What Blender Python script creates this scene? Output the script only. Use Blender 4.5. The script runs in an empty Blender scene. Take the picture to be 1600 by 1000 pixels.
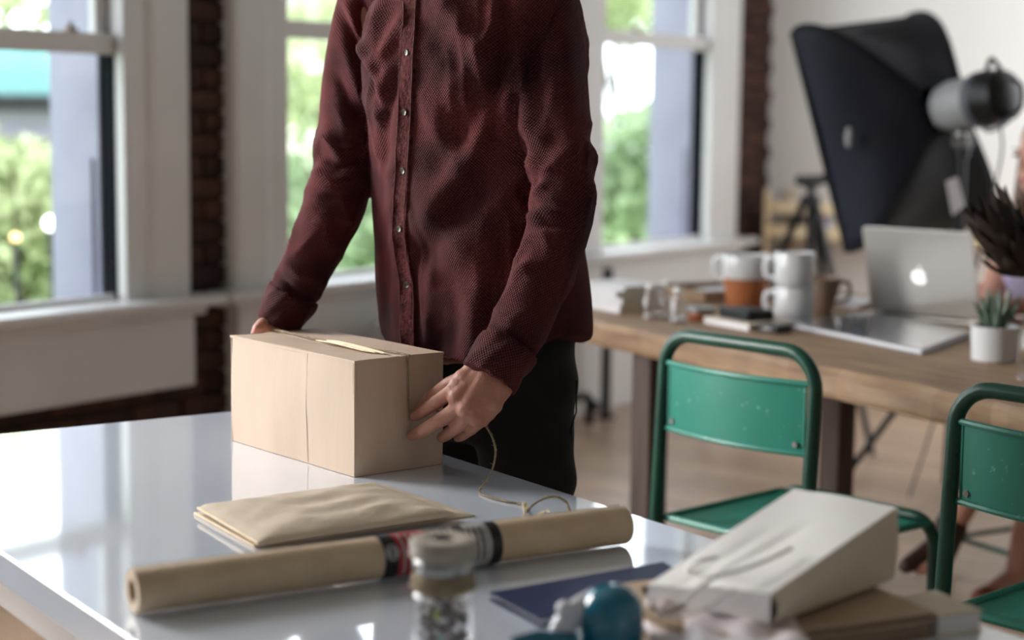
import bpy, bmesh, math, random
import numpy as np
from mathutils import Vector, Matrix
from mathutils.bvhtree import BVHTree

random.seed(7)
rng = np.random.default_rng(11)
scene = bpy.context.scene
COL = scene.collection

# ------------------------------------------------------------------ camera
FPX, CXP, CYP = 2677.0, 800.0, 500.0
YAW, PITCH, ROLL = math.radians(36.1), math.radians(6.86), math.radians(0.66)
EYE = np.array([0.0, 0.0, 1.316])
_f = np.array([math.cos(YAW) * math.cos(PITCH), math.sin(YAW) * math.cos(PITCH), -math.sin(PITCH)])
_r = np.array([math.sin(YAW), -math.cos(YAW), 0.0])
_u = np.cross(_r, _f)
CF = _f
CR = math.cos(ROLL) * _r + math.sin(ROLL) * _u
CU = -math.sin(ROLL) * _r + math.cos(ROLL) * _u


def P(x, y, d=None, z=None, X=None, Y=None):
    """world point seen at photo pixel (x, y) at a depth, or on a plane of known height / X / Y"""
    v = CF * FPX + CR * (x - CXP) - CU * (y - CYP)
    if d is not None:
        s = d / FPX
    elif z is not None:
        s = (z - EYE[2]) / v[2]
    elif X is not None:
        s = X / v[0]
    else:
        s = Y / v[1]
    return EYE + s * v


cam_data = bpy.data.cameras.new('camera')
cam = bpy.data.objects.new('camera', cam_data)
COL.objects.link(cam)
cam_data.sensor_width = 36.0
cam_data.lens = FPX / 1600.0 * 36.0
cam_data.clip_start = 0.05
mw = Matrix.Identity(4)
for i in range(3):
    mw[i][0], mw[i][1], mw[i][2], mw[i][3] = CR[i], CU[i], -CF[i], EYE[i]
cam.matrix_world = mw
cam_data.dof.use_dof = True
cam_data.dof.focus_distance = 2.74
cam_data.dof.aperture_fstop = 2.1
scene.camera = cam

# ------------------------------------------------------------------ world, sun, daylight
world = bpy.data.worlds.new('world')
scene.world = world
world.use_nodes = True
bg = world.node_tree.nodes['Background']
bg.inputs[0].default_value = (0.84, 0.93, 1.0, 1)
bg.inputs[1].default_value = 5.3

sun_d = bpy.data.lights.new('sun', 'SUN')
sun_d.energy = 4.0
sun_d.angle = math.radians(1.0)
sun_d.color = (1.0, 0.94, 0.84)
sun = bpy.data.objects.new('sun', sun_d)
COL.objects.link(sun)
sun.rotation_euler = Vector((0.42, 0.50, -0.80)).to_track_quat('-Z', 'Y').to_euler()


def area(name, loc, direction, sx, sy, energy, color, portal=False):
    d = bpy.data.lights.new(name, 'AREA')
    d.shape = 'RECTANGLE'
    d.size, d.size_y, d.energy, d.color = sx, sy, energy, color
    if portal:
        d.cycles.is_portal = True
    o = bpy.data.objects.new(name, d)
    COL.objects.link(o)
    o.location = loc
    o.rotation_euler = Vector(direction).to_track_quat('-Z', 'Y').to_euler()
    return o


# daylight falling through the two windows further left in the same wall
area('daylight_or_fill', (1.475, 4.28, 1.80), (0.10, -1, -0.10), 0.9, 2.1, 150, (1.0, 0.965, 0.92))
area('daylight_or_fill', (-0.215, 4.28, 1.80), (0.25, -1, -0.10), 0.9, 2.1, 14, (1.0, 0.96, 0.90))

# unseen fill lights added in the return wall to brighten the right-hand wall
area('daylight_or_fill', (6.85, 0.78, 1.8), (0.0, 1, 0), 1.3, 2.0, 40, (0.96, 0.98, 1.0))
area('daylight_or_fill', (6.22, 1.36, 1.9), (1, 0, 0), 1.1, 2.0, 38, (0.97, 0.98, 1.0))

scene.view_settings.view_transform = 'Standard'
scene.view_settings.look = 'None'
scene.view_settings.gamma = 1.0
scene.view_settings.exposure = 0.08
scene.view_settings.use_curve_mapping = False
scene.cycles.use_denoising = True
scene.cycles.max_bounces = 8
scene.cycles.transparent_max_bounces = 12
scene.cycles.caustics_reflective = False
scene.cycles.caustics_refractive = False
scene.cycles.sample_clamp_indirect = 6.0

# ------------------------------------------------------------------ helpers


def lin(c):
    if isinstance(c, str):
        c = c.lstrip('#')
        c = [int(c[i:i + 2], 16) / 255 for i in (0, 2, 4)]
        c = [x / 12.92 if x <= 0.04045 else ((x + 0.055) / 1.055) ** 2.4 for x in c]
    return (c[0], c[1], c[2], 1.0)


MATS = {}


def mat(name, c1, c2=None, scale=8.0, rough=0.5, metal=0.0, bump=0.0, bscale=60.0, coat=0.0, stretch=None,
        trans=0.0, ior=1.45, sss=0.0, sheen=0.0, emit=None, rand=0.0, detail=4.0, spec=0.5):
    m = bpy.data.materials.new(name)
    m.use_nodes = True
    nt = m.node_tree
    b = nt.nodes['Principled BSDF']
    b.inputs['Roughness'].default_value = rough
    b.inputs['Metallic'].default_value = metal
    b.inputs['Coat Weight'].default_value = coat
    b.inputs['Coat Roughness'].default_value = 0.05
    b.inputs['Transmission Weight'].default_value = trans
    b.inputs['IOR'].default_value = ior
    b.inputs['Specular IOR Level'].default_value = spec
    if sss:
        b.inputs['Subsurface Weight'].default_value = sss
        b.inputs['Subsurface Radius'].default_value = (0.012, 0.005, 0.003)
    if sheen:
        b.inputs['Sheen Weight'].default_value = sheen
        b.inputs['Sheen Roughness'].default_value = 0.5
    if emit:
        b.inputs['Emission Color'].default_value = lin(emit[0])
        b.inputs['Emission Strength'].default_value = emit[1]
    c1 = lin(c1)
    b.inputs['Base Color'].default_value = c1
    tc = nt.nodes.new('ShaderNodeTexCoord')
    mp = nt.nodes.new('ShaderNodeMapping')
    nt.links.new(tc.outputs['Object'], mp.inputs[0])
    if stretch:
        mp.inputs['Scale'].default_value = stretch
    out = None
    if c2 is not None:
        n = nt.nodes.new('ShaderNodeTexNoise')
        n.inputs['Scale'].default_value = scale
        n.inputs['Detail'].default_value = detail
        nt.links.new(mp.outputs[0], n.inputs[0])
        rp = nt.nodes.new('ShaderNodeValToRGB')
        rp.color_ramp.elements[0].position = 0.32
        rp.color_ramp.elements[1].position = 0.68
        rp.color_ramp.elements[0].color = c1
        rp.color_ramp.elements[1].color = lin(c2)
        nt.links.new(n.outputs[0], rp.inputs[0])
        out = rp.outputs[0]
        nt.links.new(out, b.inputs['Base Color'])
    if rand:
        oi = nt.nodes.new('ShaderNodeObjectInfo')
        hs = nt.nodes.new('ShaderNodeHueSaturation')
        mr = nt.nodes.new('ShaderNodeMapRange')
        mr.inputs['To Min'].default_value = 1 - rand
        mr.inputs['To Max'].default_value = 1 + rand
        nt.links.new(oi.outputs['Random'], mr.inputs[0])
        nt.links.new(mr.outputs[0], hs.inputs['Value'])
        if out is not None:
            nt.links.new(out, hs.inputs['Color'])
        else:
            hs.inputs['Color'].default_value = c1
        nt.links.new(hs.outputs[0], b.inputs['Base Color'])
    if bump:
        n2 = nt.nodes.new('ShaderNodeTexNoise')
        n2.inputs['Scale'].default_value = bscale
        n2.inputs['Detail'].default_value = 3
        nt.links.new(mp.outputs[0], n2.inputs[0])
        bp = nt.nodes.new('ShaderNodeBump')
        bp.inputs['Strength'].default_value = bump
        bp.inputs['Distance'].default_value = 0.01
        nt.links.new(n2.outputs[0], bp.inputs['Height'])
        nt.links.new(bp.outputs[0], b.inputs['Normal'])
    MATS[name] = m
    return m


def glass_mat(name, tint=(1, 1, 1), strength=0.06):
    """thin clear glass: transparent with a fresnel sheen"""
    m = bpy.data.materials.new(name)
    m.use_nodes = True
    nt = m.node_tree
    nt.nodes.remove(nt.nodes['Principled BSDF'])
    o = nt.nodes['Material Output']
    t = nt.nodes.new('ShaderNodeBsdfTransparent')
    t.inputs[0].default_value = (*tint, 1)
    g = nt.nodes.new('ShaderNodeBsdfGlossy')
    g.inputs['Roughness'].default_value = 0.02
    lg = nt.nodes.new('ShaderNodeLayerWeight')
    lg.inputs[0].default_value = 0.5
    pw = nt.nodes.new('ShaderNodeMath')
    pw.operation = 'POWER'
    pw.inputs[1].default_value = 5.0
    nt.links.new(lg.outputs['Facing'], pw.inputs[0])
    lw = nt.nodes.new('ShaderNodeMath')
    lw.operation = 'MULTIPLY_ADD'
    lw.inputs[1].default_value = 0.9 if strength > 0.01 else 0.25
    lw.inputs[2].default_value = strength
    nt.links.new(pw.outputs[0], lw.inputs[0])
    mx = nt.nodes.new('ShaderNodeMixShader')
    nt.links.new(lw.outputs[0], mx.inputs[0])
    nt.links.new(t.outputs[0], mx.inputs[1])
    nt.links.new(g.outputs[0], mx.inputs[2])
    nt.links.new(mx.outputs[0], o.inputs[0])
    return m


def leaf_mat(name, c1, c2, rough=0.5, tr=0.45):
    m = mat(name, c1, c2, scale=2.5, rough=rough)
    nt = m.node_tree
    b = nt.nodes['Principled BSDF']
    t = nt.nodes.new('ShaderNodeBsdfTranslucent')
    src = b.inputs['Base Color'].links[0].from_socket
    nt.links.new(src, t.inputs[0])
    mx = nt.nodes.new('ShaderNodeMixShader')
    mx.inputs[0].default_value = tr
    nt.links.new(b.outputs[0], mx.inputs[1])
    nt.links.new(t.outputs[0], mx.inputs[2])
    nt.links.new(mx.outputs[0], nt.nodes['Material Output'].inputs[0])
    return m


def tag(o, label=None, cat=None, group=None, kind=None):
    if label:
        o['label'] = label
    if cat:
        o['category'] = cat
    if group:
        o['group'] = group
    if kind:
        o['kind'] = kind
    return o


def empty(name, loc=(0, 0, 0), rz=0.0, label=None, cat=None, group=None, kind=None):
    o = bpy.data.objects.new(name, None)
    COL.objects.link(o)
    o.empty_display_size = 0.05
    o.location = loc
    o.rotation_euler = (0, 0, rz)
    return tag(o, label, cat, group, kind)


def link(name, me, material, parent=None, smooth=True, bevel=0.0, loc=None, segs=2, subsurf=0):
    o = bpy.data.objects.new(name, me)
    COL.objects.link(o)
    if material is not None and not me.materials:
        me.materials.append(material)
    if smooth and len(me.polygons):
        me.polygons.foreach_set('use_smooth', [True] * len(me.polygons))
        if bevel == 0 and not subsurf:
            pass
    if bevel:
        md = o.modifiers.new('bevel', 'BEVEL')
        md.width = bevel
        md.segments = segs
        md.limit_method = 'ANGLE'
        md.angle_limit = math.radians(35)
        md.harden_normals = True
    if subsurf:
        md = o.modifiers.new('sub', 'SUBSURF')
        md.levels = md.render_levels = subsurf
    if parent is not None:
        o.parent = parent
    if loc is not None:
        o.location = loc
    return o


class MB:
    """collects shapes, builds one mesh object"""

    def __init__(self):
        self.v, self.f = [], []

    def add(self, vs, fs):
        o = len(self.v)
        self.v += [tuple(map(float, p)) for p in vs]
        self.f += [tuple(i + o for i in q) for q in fs]
        return self

    def box(self, c, s, R=None):
        c = np.array(c, float)
        h = np.array(s, float) / 2
        vs = []
        for sx in (-1, 1):
            for sy in (-1, 1):
                for sz in (-1, 1):
                    p = h * (sx, sy, sz)
                    if R is not None:
                        p = np.array(R @ Vector(p))
                    vs.append(c + p)
        return self.add(vs, [(0, 1, 3, 2), (4, 6, 7, 5), (0, 4, 5, 1), (2, 3, 7, 6), (0, 2, 6, 4), (1, 5, 7, 3)])

    def span(self, a, b):
        a, b = np.minimum(a, b), np.maximum(a, b)
        return self.box((a + b) / 2, b - a)

    def loft(self, rings, cap=True):
        n = len(rings[0])
        vs = [p for r in rings for p in r]
        fs = []
        for i in range(len(rings) - 1):
            for j in range(n):
                k = (j + 1) % n
                fs.append((i * n + j, i * n + k, (i + 1) * n + k, (i + 1) * n + j))
        if cap:
            fs.append(tuple(range(n - 1, -1, -1)))
            fs.append(tuple((len(rings) - 1) * n + j for j in range(n)))
        return self.add(vs, fs)

    def tube(self, path, r, n=10, cap=True):
        path = [np.array(p, float) for p in path]
        rs = r if hasattr(r, '__len__') else [r] * len(path)
        rings = []
        nrm = None
        for i, p in enumerate(path):
            t = path[min(i + 1, len(path) - 1)] - path[max(i - 1, 0)]
            t /= np.linalg.norm(t) + 1e-12
            if nrm is None:
                a = np.array([0, 0, 1.0]) if abs(t[2]) < 0.9 else np.array([1.0, 0, 0])
                nrm = np.cross(t, a)
            nrm = nrm - t * (nrm @ t)
            nrm /= np.linalg.norm(nrm) + 1e-12
            bn = np.cross(t, nrm)
            rings.append([p + rs[i] * (math.cos(q) * nrm + math.sin(q) * bn)
                          for q in np.linspace(0, 2 * math.pi, n, endpoint=False)])
        return self.loft(rings, cap)

    def cyl(self, a, b, r, r2=None, n=20):
        return self.tube([a, b], [r, r if r2 is None else r2], n)

    def lathe(self, prof, n=28, c=(0, 0, 0), closed=False):
        """prof: list of (radius, z)"""
        c = np.array(c, float)
        rings = [[c + (max(r, 1e-4) * math.cos(q), max(r, 1e-4) * math.sin(q), z)
                  for q in np.linspace(0, 2 * math.pi, n, endpoint=False)] for r, z in prof]
        if closed:
            rings.append(rings[0])
        return self.loft(rings, not closed)

    def prism(self, poly, ext):
        """poly: list of 3D points of one outline, ext: extrusion vector"""
        n = len(poly)
        ext = np.array(ext, float)
        vs = [np.array(p, float) for p in poly] + [np.array(p, float) + ext for p in poly]
        fs = [tuple(range(n - 1, -1, -1)), tuple(range(n, 2 * n))]
        fs += [(i, (i + 1) % n, n + (i + 1) % n, n + i) for i in range(n)]
        return self.add(vs, fs)

    def grid(self, fn, nu, nv):
        vs = [fn(i / (nu - 1), j / (nv - 1)) for i in range(nu) for j in range(nv)]
        fs = [(i * nv + j, (i + 1) * nv + j, (i + 1) * nv + j + 1, i * nv + j + 1)
              for i in range(nu - 1) for j in range(nv - 1)]
        return self.add(vs, fs)

    def capsule(self, a, b, ra, rb, n=14, m=5):
        a, b = np.array(a, float), np.array(b, float)
        t = b - a
        L = np.linalg.norm(t)
        t = t / (L + 1e-12)
        path, rs = [], []
        for i in range(m + 1):
            q = math.pi / 2 * (1 - i / m)
            path.append(a - t * ra * math.sin(q))
            rs.append(max(ra * math.cos(q), ra * 0.03))
        for i in range(m + 1):
            q = math.pi / 2 * (i / m)
            path.append(b + t * rb * math.sin(q))
            rs.append(max(rb * math.cos(q), rb * 0.03))
        return self.tube(path, rs, n)

    def ellip(self, c, s, R=None, n=18, m=12):
        c = np.array(c, float)
        rings = []
        for i in range(m + 1):
            q = -math.pi / 2 + math.pi * i / m
            rr = max(math.cos(q), 0.02)
            ring = []
            for w in np.linspace(0, 2 * math.pi, n, endpoint=False):
                p = np.array([rr * math.cos(w) * s[0], rr * math.sin(w) * s[1], math.sin(q) * s[2]])
                if R is not None:
                    p = np.array(R @ Vector(p))
                ring.append(c + p)
            rings.append(ring)
        return self.loft(rings)

    def mesh(self, name='mesh', org=None):
        me = bpy.data.meshes.new(name)
        v = self.v
        if org is not None:
            v = [(p[0] - org[0], p[1] - org[1], p[2] - org[2]) for p in v]
        me.from_pydata(v, [], self.f)
        bm = bmesh.new()
        bm.from_mesh(me)
        bmesh.ops.recalc_face_normals(bm, faces=bm.faces)
        bm.to_mesh(me)
        bm.free()
        me.update()
        return me

    def build(self, name, material, parent=None, smooth=True, bevel=0.0, org=None, segs=2, subsurf=0, angle=None):
        me = self.mesh(name, org)
        o = link(name, me, material, parent, smooth, bevel, None, segs, subsurf)
        if smooth and not subsurf:
            try:
                me.set_sharp_from_angle(angle=math.radians(angle or 38))
            except Exception:
                pass
        return o


def remesh(mb, voxel, iters=6, fac=0.5):
    me = mb.mesh('tmp')
    o = bpy.data.objects.new('tmp', me)
    COL.objects.link(o)
    md = o.modifiers.new('r', 'REMESH')
    md.mode = 'VOXEL'
    md.voxel_size = voxel
    if iters:
        sm = o.modifiers.new('s', 'SMOOTH')
        sm.factor = fac
        sm.iterations = iters
    dg = bpy.context.evaluated_depsgraph_get()
    dg.update()
    out = bpy.data.meshes.new_from_object(o.evaluated_get(dg))
    bpy.data.objects.remove(o)
    return out


def verts(me):
    a = np.empty(len(me.vertices) * 3)
    me.vertices.foreach_get('co', a)
    return a.reshape(-1, 3)


def setverts(me, a):
    me.vertices.foreach_set('co', a.ravel())
    me.update()


def normals(me):
    a = np.empty(len(me.vertices) * 3)
    me.vertices.foreach_get('normal', a)
    return a.reshape(-1, 3)


def bez(pts, n=60):
    """smooth curve through points (Catmull-Rom)"""
    p = [np.array(q, float) for q in pts]
    p = [2 * p[0] - p[1]] + p + [2 * p[-1] - p[-2]]
    out = []
    seg = len(p) - 3
    for i in range(n + 1):
        t = i / n * seg
        k = min(int(t), seg - 1)
        t -= k
        a, b, c, d = p[k:k + 4]
        out.append(0.5 * ((2 * b) + (c - a) * t + (2 * a - 5 * b + 4 * c - d) * t * t + (3 * b - a - 3 * c + d) * t ** 3))
    return out


def Rz(a):
    return Matrix.Rotation(a, 3, 'Z')


def basis(x, y, z):
    return Matrix((x, y, z)).transposed()


# ------------------------------------------------------------------ materials
M_white = mat('white_paint', '#d0cecd', '#c9c7c6', scale=3, rough=0.45, bump=0.02, bscale=40)
M_dimwall = mat('grey_plaster', '#a3a19e', '#979592', scale=1.5, rough=0.9)
M_wall = mat('white_plaster', '#efebe8', '#e9e5e2', scale=1.2, rough=0.8, bump=0.05, bscale=25)
M_reveal = mat('pale_outer_paint', '#9392a3', '#88879a', scale=4, rough=0.6)
M_dark = mat('dark_track', '#0d1218', rough=0.9, spec=0.1)
M_mortar = mat('mortar', '#352c27', '#261f1b', scale=20, rough=0.95, bump=0.3, bscale=90)
M_brick = mat('brick', '#4a2b20', '#2b1c17', scale=9, rough=0.92, bump=0.5, bscale=45, rand=0.45)
M_plank = mat('oak_plank', '#a38a78', '#c0a690', scale=5, rough=0.3, bump=0.05, bscale=30, stretch=(9, 0.7, 9), rand=0.16)
M_tablewhite = mat('white_lacquer', '#d5deec', rough=0.06, coat=1.0, ior=1.6)
M_card = mat('cardboard', '#c3ad9a', '#b9a28f', scale=14, rough=0.75, bump=0.06, bscale=120, stretch=(1, 1, 0.15))
M_kraft = mat('kraft_paper', '#cbb59a', '#bda78c', scale=22, rough=0.5, bump=0.1, bscale=60)
M_envel = mat('kraft_envelope', '#c2b3a0', '#b2a390', scale=12, rough=0.72, bump=0.15, bscale=50)
M_twine = mat('jute', '#ab9a7f', '#8b7b62', scale=120, rough=0.9, bump=0.6, bscale=700)
M_raffia = mat('raffia', '#e6d9bc', '#d3c19b', scale=90, rough=0.7)
M_glass = glass_mat('clear_glass')
M_pane = glass_mat('window_glass', strength=0.004)
M_green = mat('green_enamel', '#2e9479', '#24846a', scale=6, rough=0.35, bump=0.04, bscale=50)
M_greendk = mat('dark_green_enamel', '#1c5a46', '#143f32', scale=30, rough=0.3)
M_wood = mat('old_pine', '#7d614b', '#a38769', scale=4, rough=0.6, bump=0.15, bscale=25, stretch=(8, 0.9, 8))
M_woodleg = mat('grey_wood', '#5d4e48', '#4a3e3a', scale=6, rough=0.7, stretch=(6, 6, 0.8))
M_black = mat('black_plastic', '#0b0b0d', rough=0.4)
M_blackcloth = mat('black_cloth', '#0a0a0b', '#101012', scale=4, rough=0.7, spec=0.35)
M_litcloth = mat('lit_cloth', '#10121e', '#171a29', scale=3, rough=0.75, spec=0.3)  # black cloth tinted bluer for the light on the top and left panels
M_silver = mat('aluminium', '#d3d0cc', rough=0.38, metal=0.6)
M_strobe = mat('strobe_grey', '#a9adb0', '#9a9ea1', scale=9, rough=0.4)
M_metal = mat('steel', '#9a9a98', rough=0.3, metal=1.0)
M_brass = mat('dark_brass', '#5c4a35', rough=0.4, metal=0.8)
M_paper = mat('white_paper', '#e6e4e6', '#dcdadd', scale=6, rough=0.7, bump=0.03, bscale=30)
M_cream = mat('cream_paper', '#d9cdb9', '#cfc3af', scale=6, rough=0.75)
M_bagpaper = mat('bag_paper', '#efecec', '#e6e2df', scale=4, rough=0.75, bump=0.06, bscale=14)
M_navy = mat('navy_cover', '#1c2a52', '#172448', scale=5, rough=0.5)
M_teal = mat('teal_plastic', '#03637c', rough=0.12, coat=0.6)
M_whiteplastic = mat('white_plastic', '#cfd0d8', rough=0.3)
M_ceram = mat('white_ceramic', '#d8d9dc', rough=0.18, coat=0.5)
M_terra = mat('terracotta', '#a8663c', '#93542f', scale=10, rough=0.55)
M_browncup = mat('brown_stoneware', '#7d6857', '#94806e', scale=10, rough=0.4)
M_skin = mat('skin', '#b07f6c', '#a06a5a', scale=30, rough=0.5, sss=0.15, bump=0.12, bscale=220)
M_skin2 = mat('light_skin', '#cf9f8c', '#c69281', scale=12, rough=0.5, sss=0.15)
M_trouser = mat('black_denim', '#0a0a0d', '#101014', scale=40, rough=0.85)
M_hair = mat('brown_hair', '#6b5140', '#4a382c', scale=30, rough=0.5, stretch=(1, 1, 0.1))
M_hairdk = mat('dark_hair', '#2c211b', rough=0.5)
M_lilac = mat('lilac_print', '#cfc3dc', '#b6a9cb', scale=40, rough=0.8)
M_boot = mat('brown_leather', '#3b241c', '#2c1a15', scale=20, rough=0.5)
M_shoe = mat('tan_leather', '#8a4f38', rough=0.5)
M_palewood = mat('pale_wood', '#dcc6a2', '#d0b791', scale=8, rough=0.55, stretch=(1, 6, 6))
M_succ = mat('succulent', '#4d6152', '#6d8070', scale=60, rough=0.45)
M_soil = mat('soil', '#2c241e', '#1d1713', scale=60, rough=0.95)
M_dried = mat('dried_petal', '#33241d', '#1f1612', scale=30, rough=0.7)
M_stem = mat('dried_stem', '#6e4a34', rough=0.7)
M_red = mat('red_print', '#a02a32', rough=0.5)
M_blackprint = mat('black_print', '#15141a', rough=0.45)
M_greyprint = mat('grey_print', '#a3a2a4', rough=0.5)
M_button = mat('horn_button', '#6d6a58', '#3b3a33', scale=90, rough=0.25)
M_radiator = mat('radiator_paint', '#c4c6c9', rough=0.4)
M_trunk = mat('bark', '#4b3a2c', '#35291f', scale=20, rough=0.9)
M_leafA = leaf_mat('leaf_light', '#8f9c6c', '#c6cfa8')
M_leafB = leaf_mat('leaf_mid', '#6b825c', '#a3b592')
M_grass = mat('grass', '#5d7a3e', '#7d9450', scale=1.0, rough=0.9)
M_roofteal = mat('teal_roof', '#3f7473', '#4b807e', scale=2, rough=0.6)
M_siding = mat('lilac_siding', '#b5aec4', '#a8a2b8', scale=2, rough=0.7)
M_darktrim = mat('dark_trim', '#2b2a30', rough=0.7)
M_pave = mat('pavement', '#8e8a86', '#7c7874', scale=2, rough=0.9)
M_logo = mat('lit_logo', '#ffffff', rough=0.4, emit=('#ffffff', 0.9))
M_board = mat('brown_board', '#a58d76', '#b8a18b', scale=6, rough=0.8, stretch=(1, 1, 10))
M_flute = mat('cardboard_fluting', '#6f5a47', '#826b56', scale=200, rough=0.9)
M_softwhite = mat('softbox_diffuser', '#e8e8ea', rough=0.8)
M_cable = mat('grey_cable', '#5a5d66', rough=0.6)


def fabric():
    m = bpy.data.materials.new('burgundy_waffle_cotton')
    m.use_nodes = True
    nt = m.node_tree
    b = nt.nodes['Principled BSDF']
    b.inputs['Roughness'].default_value = 0.85
    b.inputs['Sheen Weight'].default_value = 0.06
    b.inputs['Sheen Roughness'].default_value = 0.4
    b.inputs['Sheen Tint'].default_value = lin('#b06a70')
    b.inputs['Specular IOR Level'].default_value = 0.2
    uv = nt.nodes.new('ShaderNodeUVMap')
    uv.uv_map = 'weave'
    sep = nt.nodes.new('ShaderNodeSeparateXYZ')
    nt.links.new(uv.outputs[0], sep.inputs[0])

    def math_node(op, a, bb=None):
        n = nt.nodes.new('ShaderNodeMath')
        n.operation = op
        for i, s in enumerate((a, bb)):
            if s is None:
                continue
            if isinstance(s, (int, float)):
                n.inputs[i].default_value = s
            else:
                nt.links.new(s, n.inputs[i])
        return n.outputs[0]
    k = 2 * math.pi / 0.0052
    su = math_node('SINE', math_node('MULTIPLY', sep.outputs[0], k))
    sv = math_node('SINE', math_node('MULTIPLY', sep.outputs[1], k * 0.9))
    h = math_node('MULTIPLY', su, sv)
    # tone: lighter on the raised threads, soft random patches
    nz = nt.nodes.new('ShaderNodeTexNoise')
    nz.inputs['Scale'].default_value = 9
    tc = nt.nodes.new('ShaderNodeTexCoord')
    nt.links.new(tc.outputs['Object'], nz.inputs[0])
    fac = math_node('ADD', math_node('MULTIPLY', h, 0.30), nz.outputs[0])
    rp = nt.nodes.new('ShaderNodeValToRGB')
    rp.color_ramp.elements[0].position = 0.2
    rp.color_ramp.elements[0].color = lin('#1d080a')
    rp.color_ramp.elements[1].position = 0.85
    rp.color_ramp.elements[1].color = lin('#682a2c')
    nt.links.new(fac, rp.inputs[0])
    nt.links.new(rp.outputs[0], b.inputs['Base Color'])
    bp = nt.nodes.new('ShaderNodeBump')
    bp.inputs['Strength'].default_value = 0.9
    bp.inputs['Distance'].default_value = 0.0012
    nt.links.new(h, bp.inputs['Height'])
    nt.links.new(bp.outputs[0], b.inputs['Normal'])
    return m


M_shirt = fabric()
M_shirtplain = mat('burgundy_cotton', '#30110f', '#582a2b', scale=110, rough=0.9, bump=0.5, bscale=230, spec=0.15)
M_stitch = mat('burgundy_thread', '#5c2e30', rough=0.8)

# ------------------------------------------------------------------ room shell
YW = 4.223          # interior face of the window wall
YC = 4.153          # front of the window casings
XR = 8.033          # right wall
XL = -2.0
YF = -1.6
CEIL = 3.5
YO = 4.476          # outer face of the window wall
ZS = 0.712          # sill height
ZT = 2.9           # head of the openings
WINS = [(2.69, 3.64, 1.52), (4.38, 5.33, 1.605), (6.39, 7.335, 1.665), (1.0, 1.95, 1.6), (-0.69, 0.26, 1.6)]

# floor: a sub-floor that carries single planks
fl = MB().span(np.array([XL, YF, -0.12]), np.array([XR, YO, -0.02])).build('floor', M_mortar, None, smooth=False)
tag(fl, 'worn brown plank floor of the workshop', None, None, 'structure')
PWID, PLEN = 0.155, 2.3
plank_cache = {}
nx = int((XR - XL) / PWID) + 1
for i in range(nx):
    x0 = XL + i * PWID
    if x0 + PWID > XR:
        break
    off = (i * 0.83) % PLEN
    y = YF - off
    while y < YW:
        a, b2 = max(y, YF), min(y + PLEN, YW)
        if b2 - a > 0.05:
            key = round(b2 - a, 3)
            if key not in plank_cache:
                me = MB().box((0, 0, -0.01), (PWID - 0.003, key - 0.003, 0.02)).mesh('plank')
                me.materials.append(M_plank)
                plank_cache[key] = me
            o = bpy.data.objects.new('plank', plank_cache[key])
            COL.objects.link(o)
            o.parent = fl
            o.location = (x0 + PWID / 2, (a + b2) / 2, random.uniform(-0.0008, 0.0008))
        y += PLEN

ce = MB().span(np.array([XL, YF, CEIL]), np.array([XR, YO, CEIL + 0.15])).build('ceiling', M_dimwall, None, smooth=False)
tag(ce, 'pale grey ceiling', None, None, 'structure')

# window wall: brick core around three openings
wb = MB()
edges = [XL] + [e for w in sorted(WINS) for e in (w[0], w[1])] + [XR + 0.3]
for k in range(0, len(edges), 2):
    wb.span(np.array([edges[k], YW, -0.12]), np.array([edges[k + 1], YO, CEIL]))
for w in WINS:
    wb.span(np.array([w[0], YW, -0.12]), np.array([w[1], YO, ZS - 0.02]))
    wb.span(np.array([w[0], YW, ZT]), np.array([w[1], YO, CEIL]))
wall_back = wb.build('wall_back', M_mortar, None, smooth=False)
tag(wall_back, 'dark old brick wall with three tall sash windows', None, None, 'structure')

BH, BL, MJ = 0.062, 0.205, 0.011
brick_cache = {}


def bricks(x0, x1, z0, z1):
    row = 0
    z = 0.004
    while z + BH < z1 + 0.03:
        zz0, zz1 = max(z, z0), min(z + BH, z1)
        if zz1 - zz0 > 0.02:
            x = -3.0 + (row % 2) * (BL + MJ) / 2
            while x < x1:
                a, b = max(x, x0), min(x + BL, x1)
                if b - a > 0.03:
                    key = (round(b - a, 2), round(zz1 - zz0, 3))
                    if key not in brick_cache:
                        me = MB().box((0, 0, 0), (key[0], 0.03, key[1])).mesh('brick')
                        bm = bmesh.new()
                        bm.from_mesh(me)
                        bmesh.ops.bevel(bm, geom=list(bm.edges), offset=0.004, segments=1, affect='EDGES')
                        bm.to_mesh(me)
                        bm.free()
                        me.materials.append(M_brick)
                        brick_cache[key] = me
                    o = bpy.data.objects.new('brick', brick_cache[key])
                    COL.objects.link(o)
                    o.parent = wall_back
                    o.location = ((a + b) / 2, YW - 0.004 + random.uniform(-0.004, 0.003), (zz0 + zz1) / 2)
                    o.rotation_euler = (random.uniform(-.01, .01), random.uniform(-.006, .006), random.uniform(-.012, .012))
                x += BL + MJ
        z += BH + MJ
        row += 1


bricks(3.90, 4.17, 0.0, 2.35)
bricks(5.60, 6.12, 0.72, 2.0)
bricks(7.68, XR, 0.0, 2.35)
bricks(2.45, 3.90, 0.0, 0.42)

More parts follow.
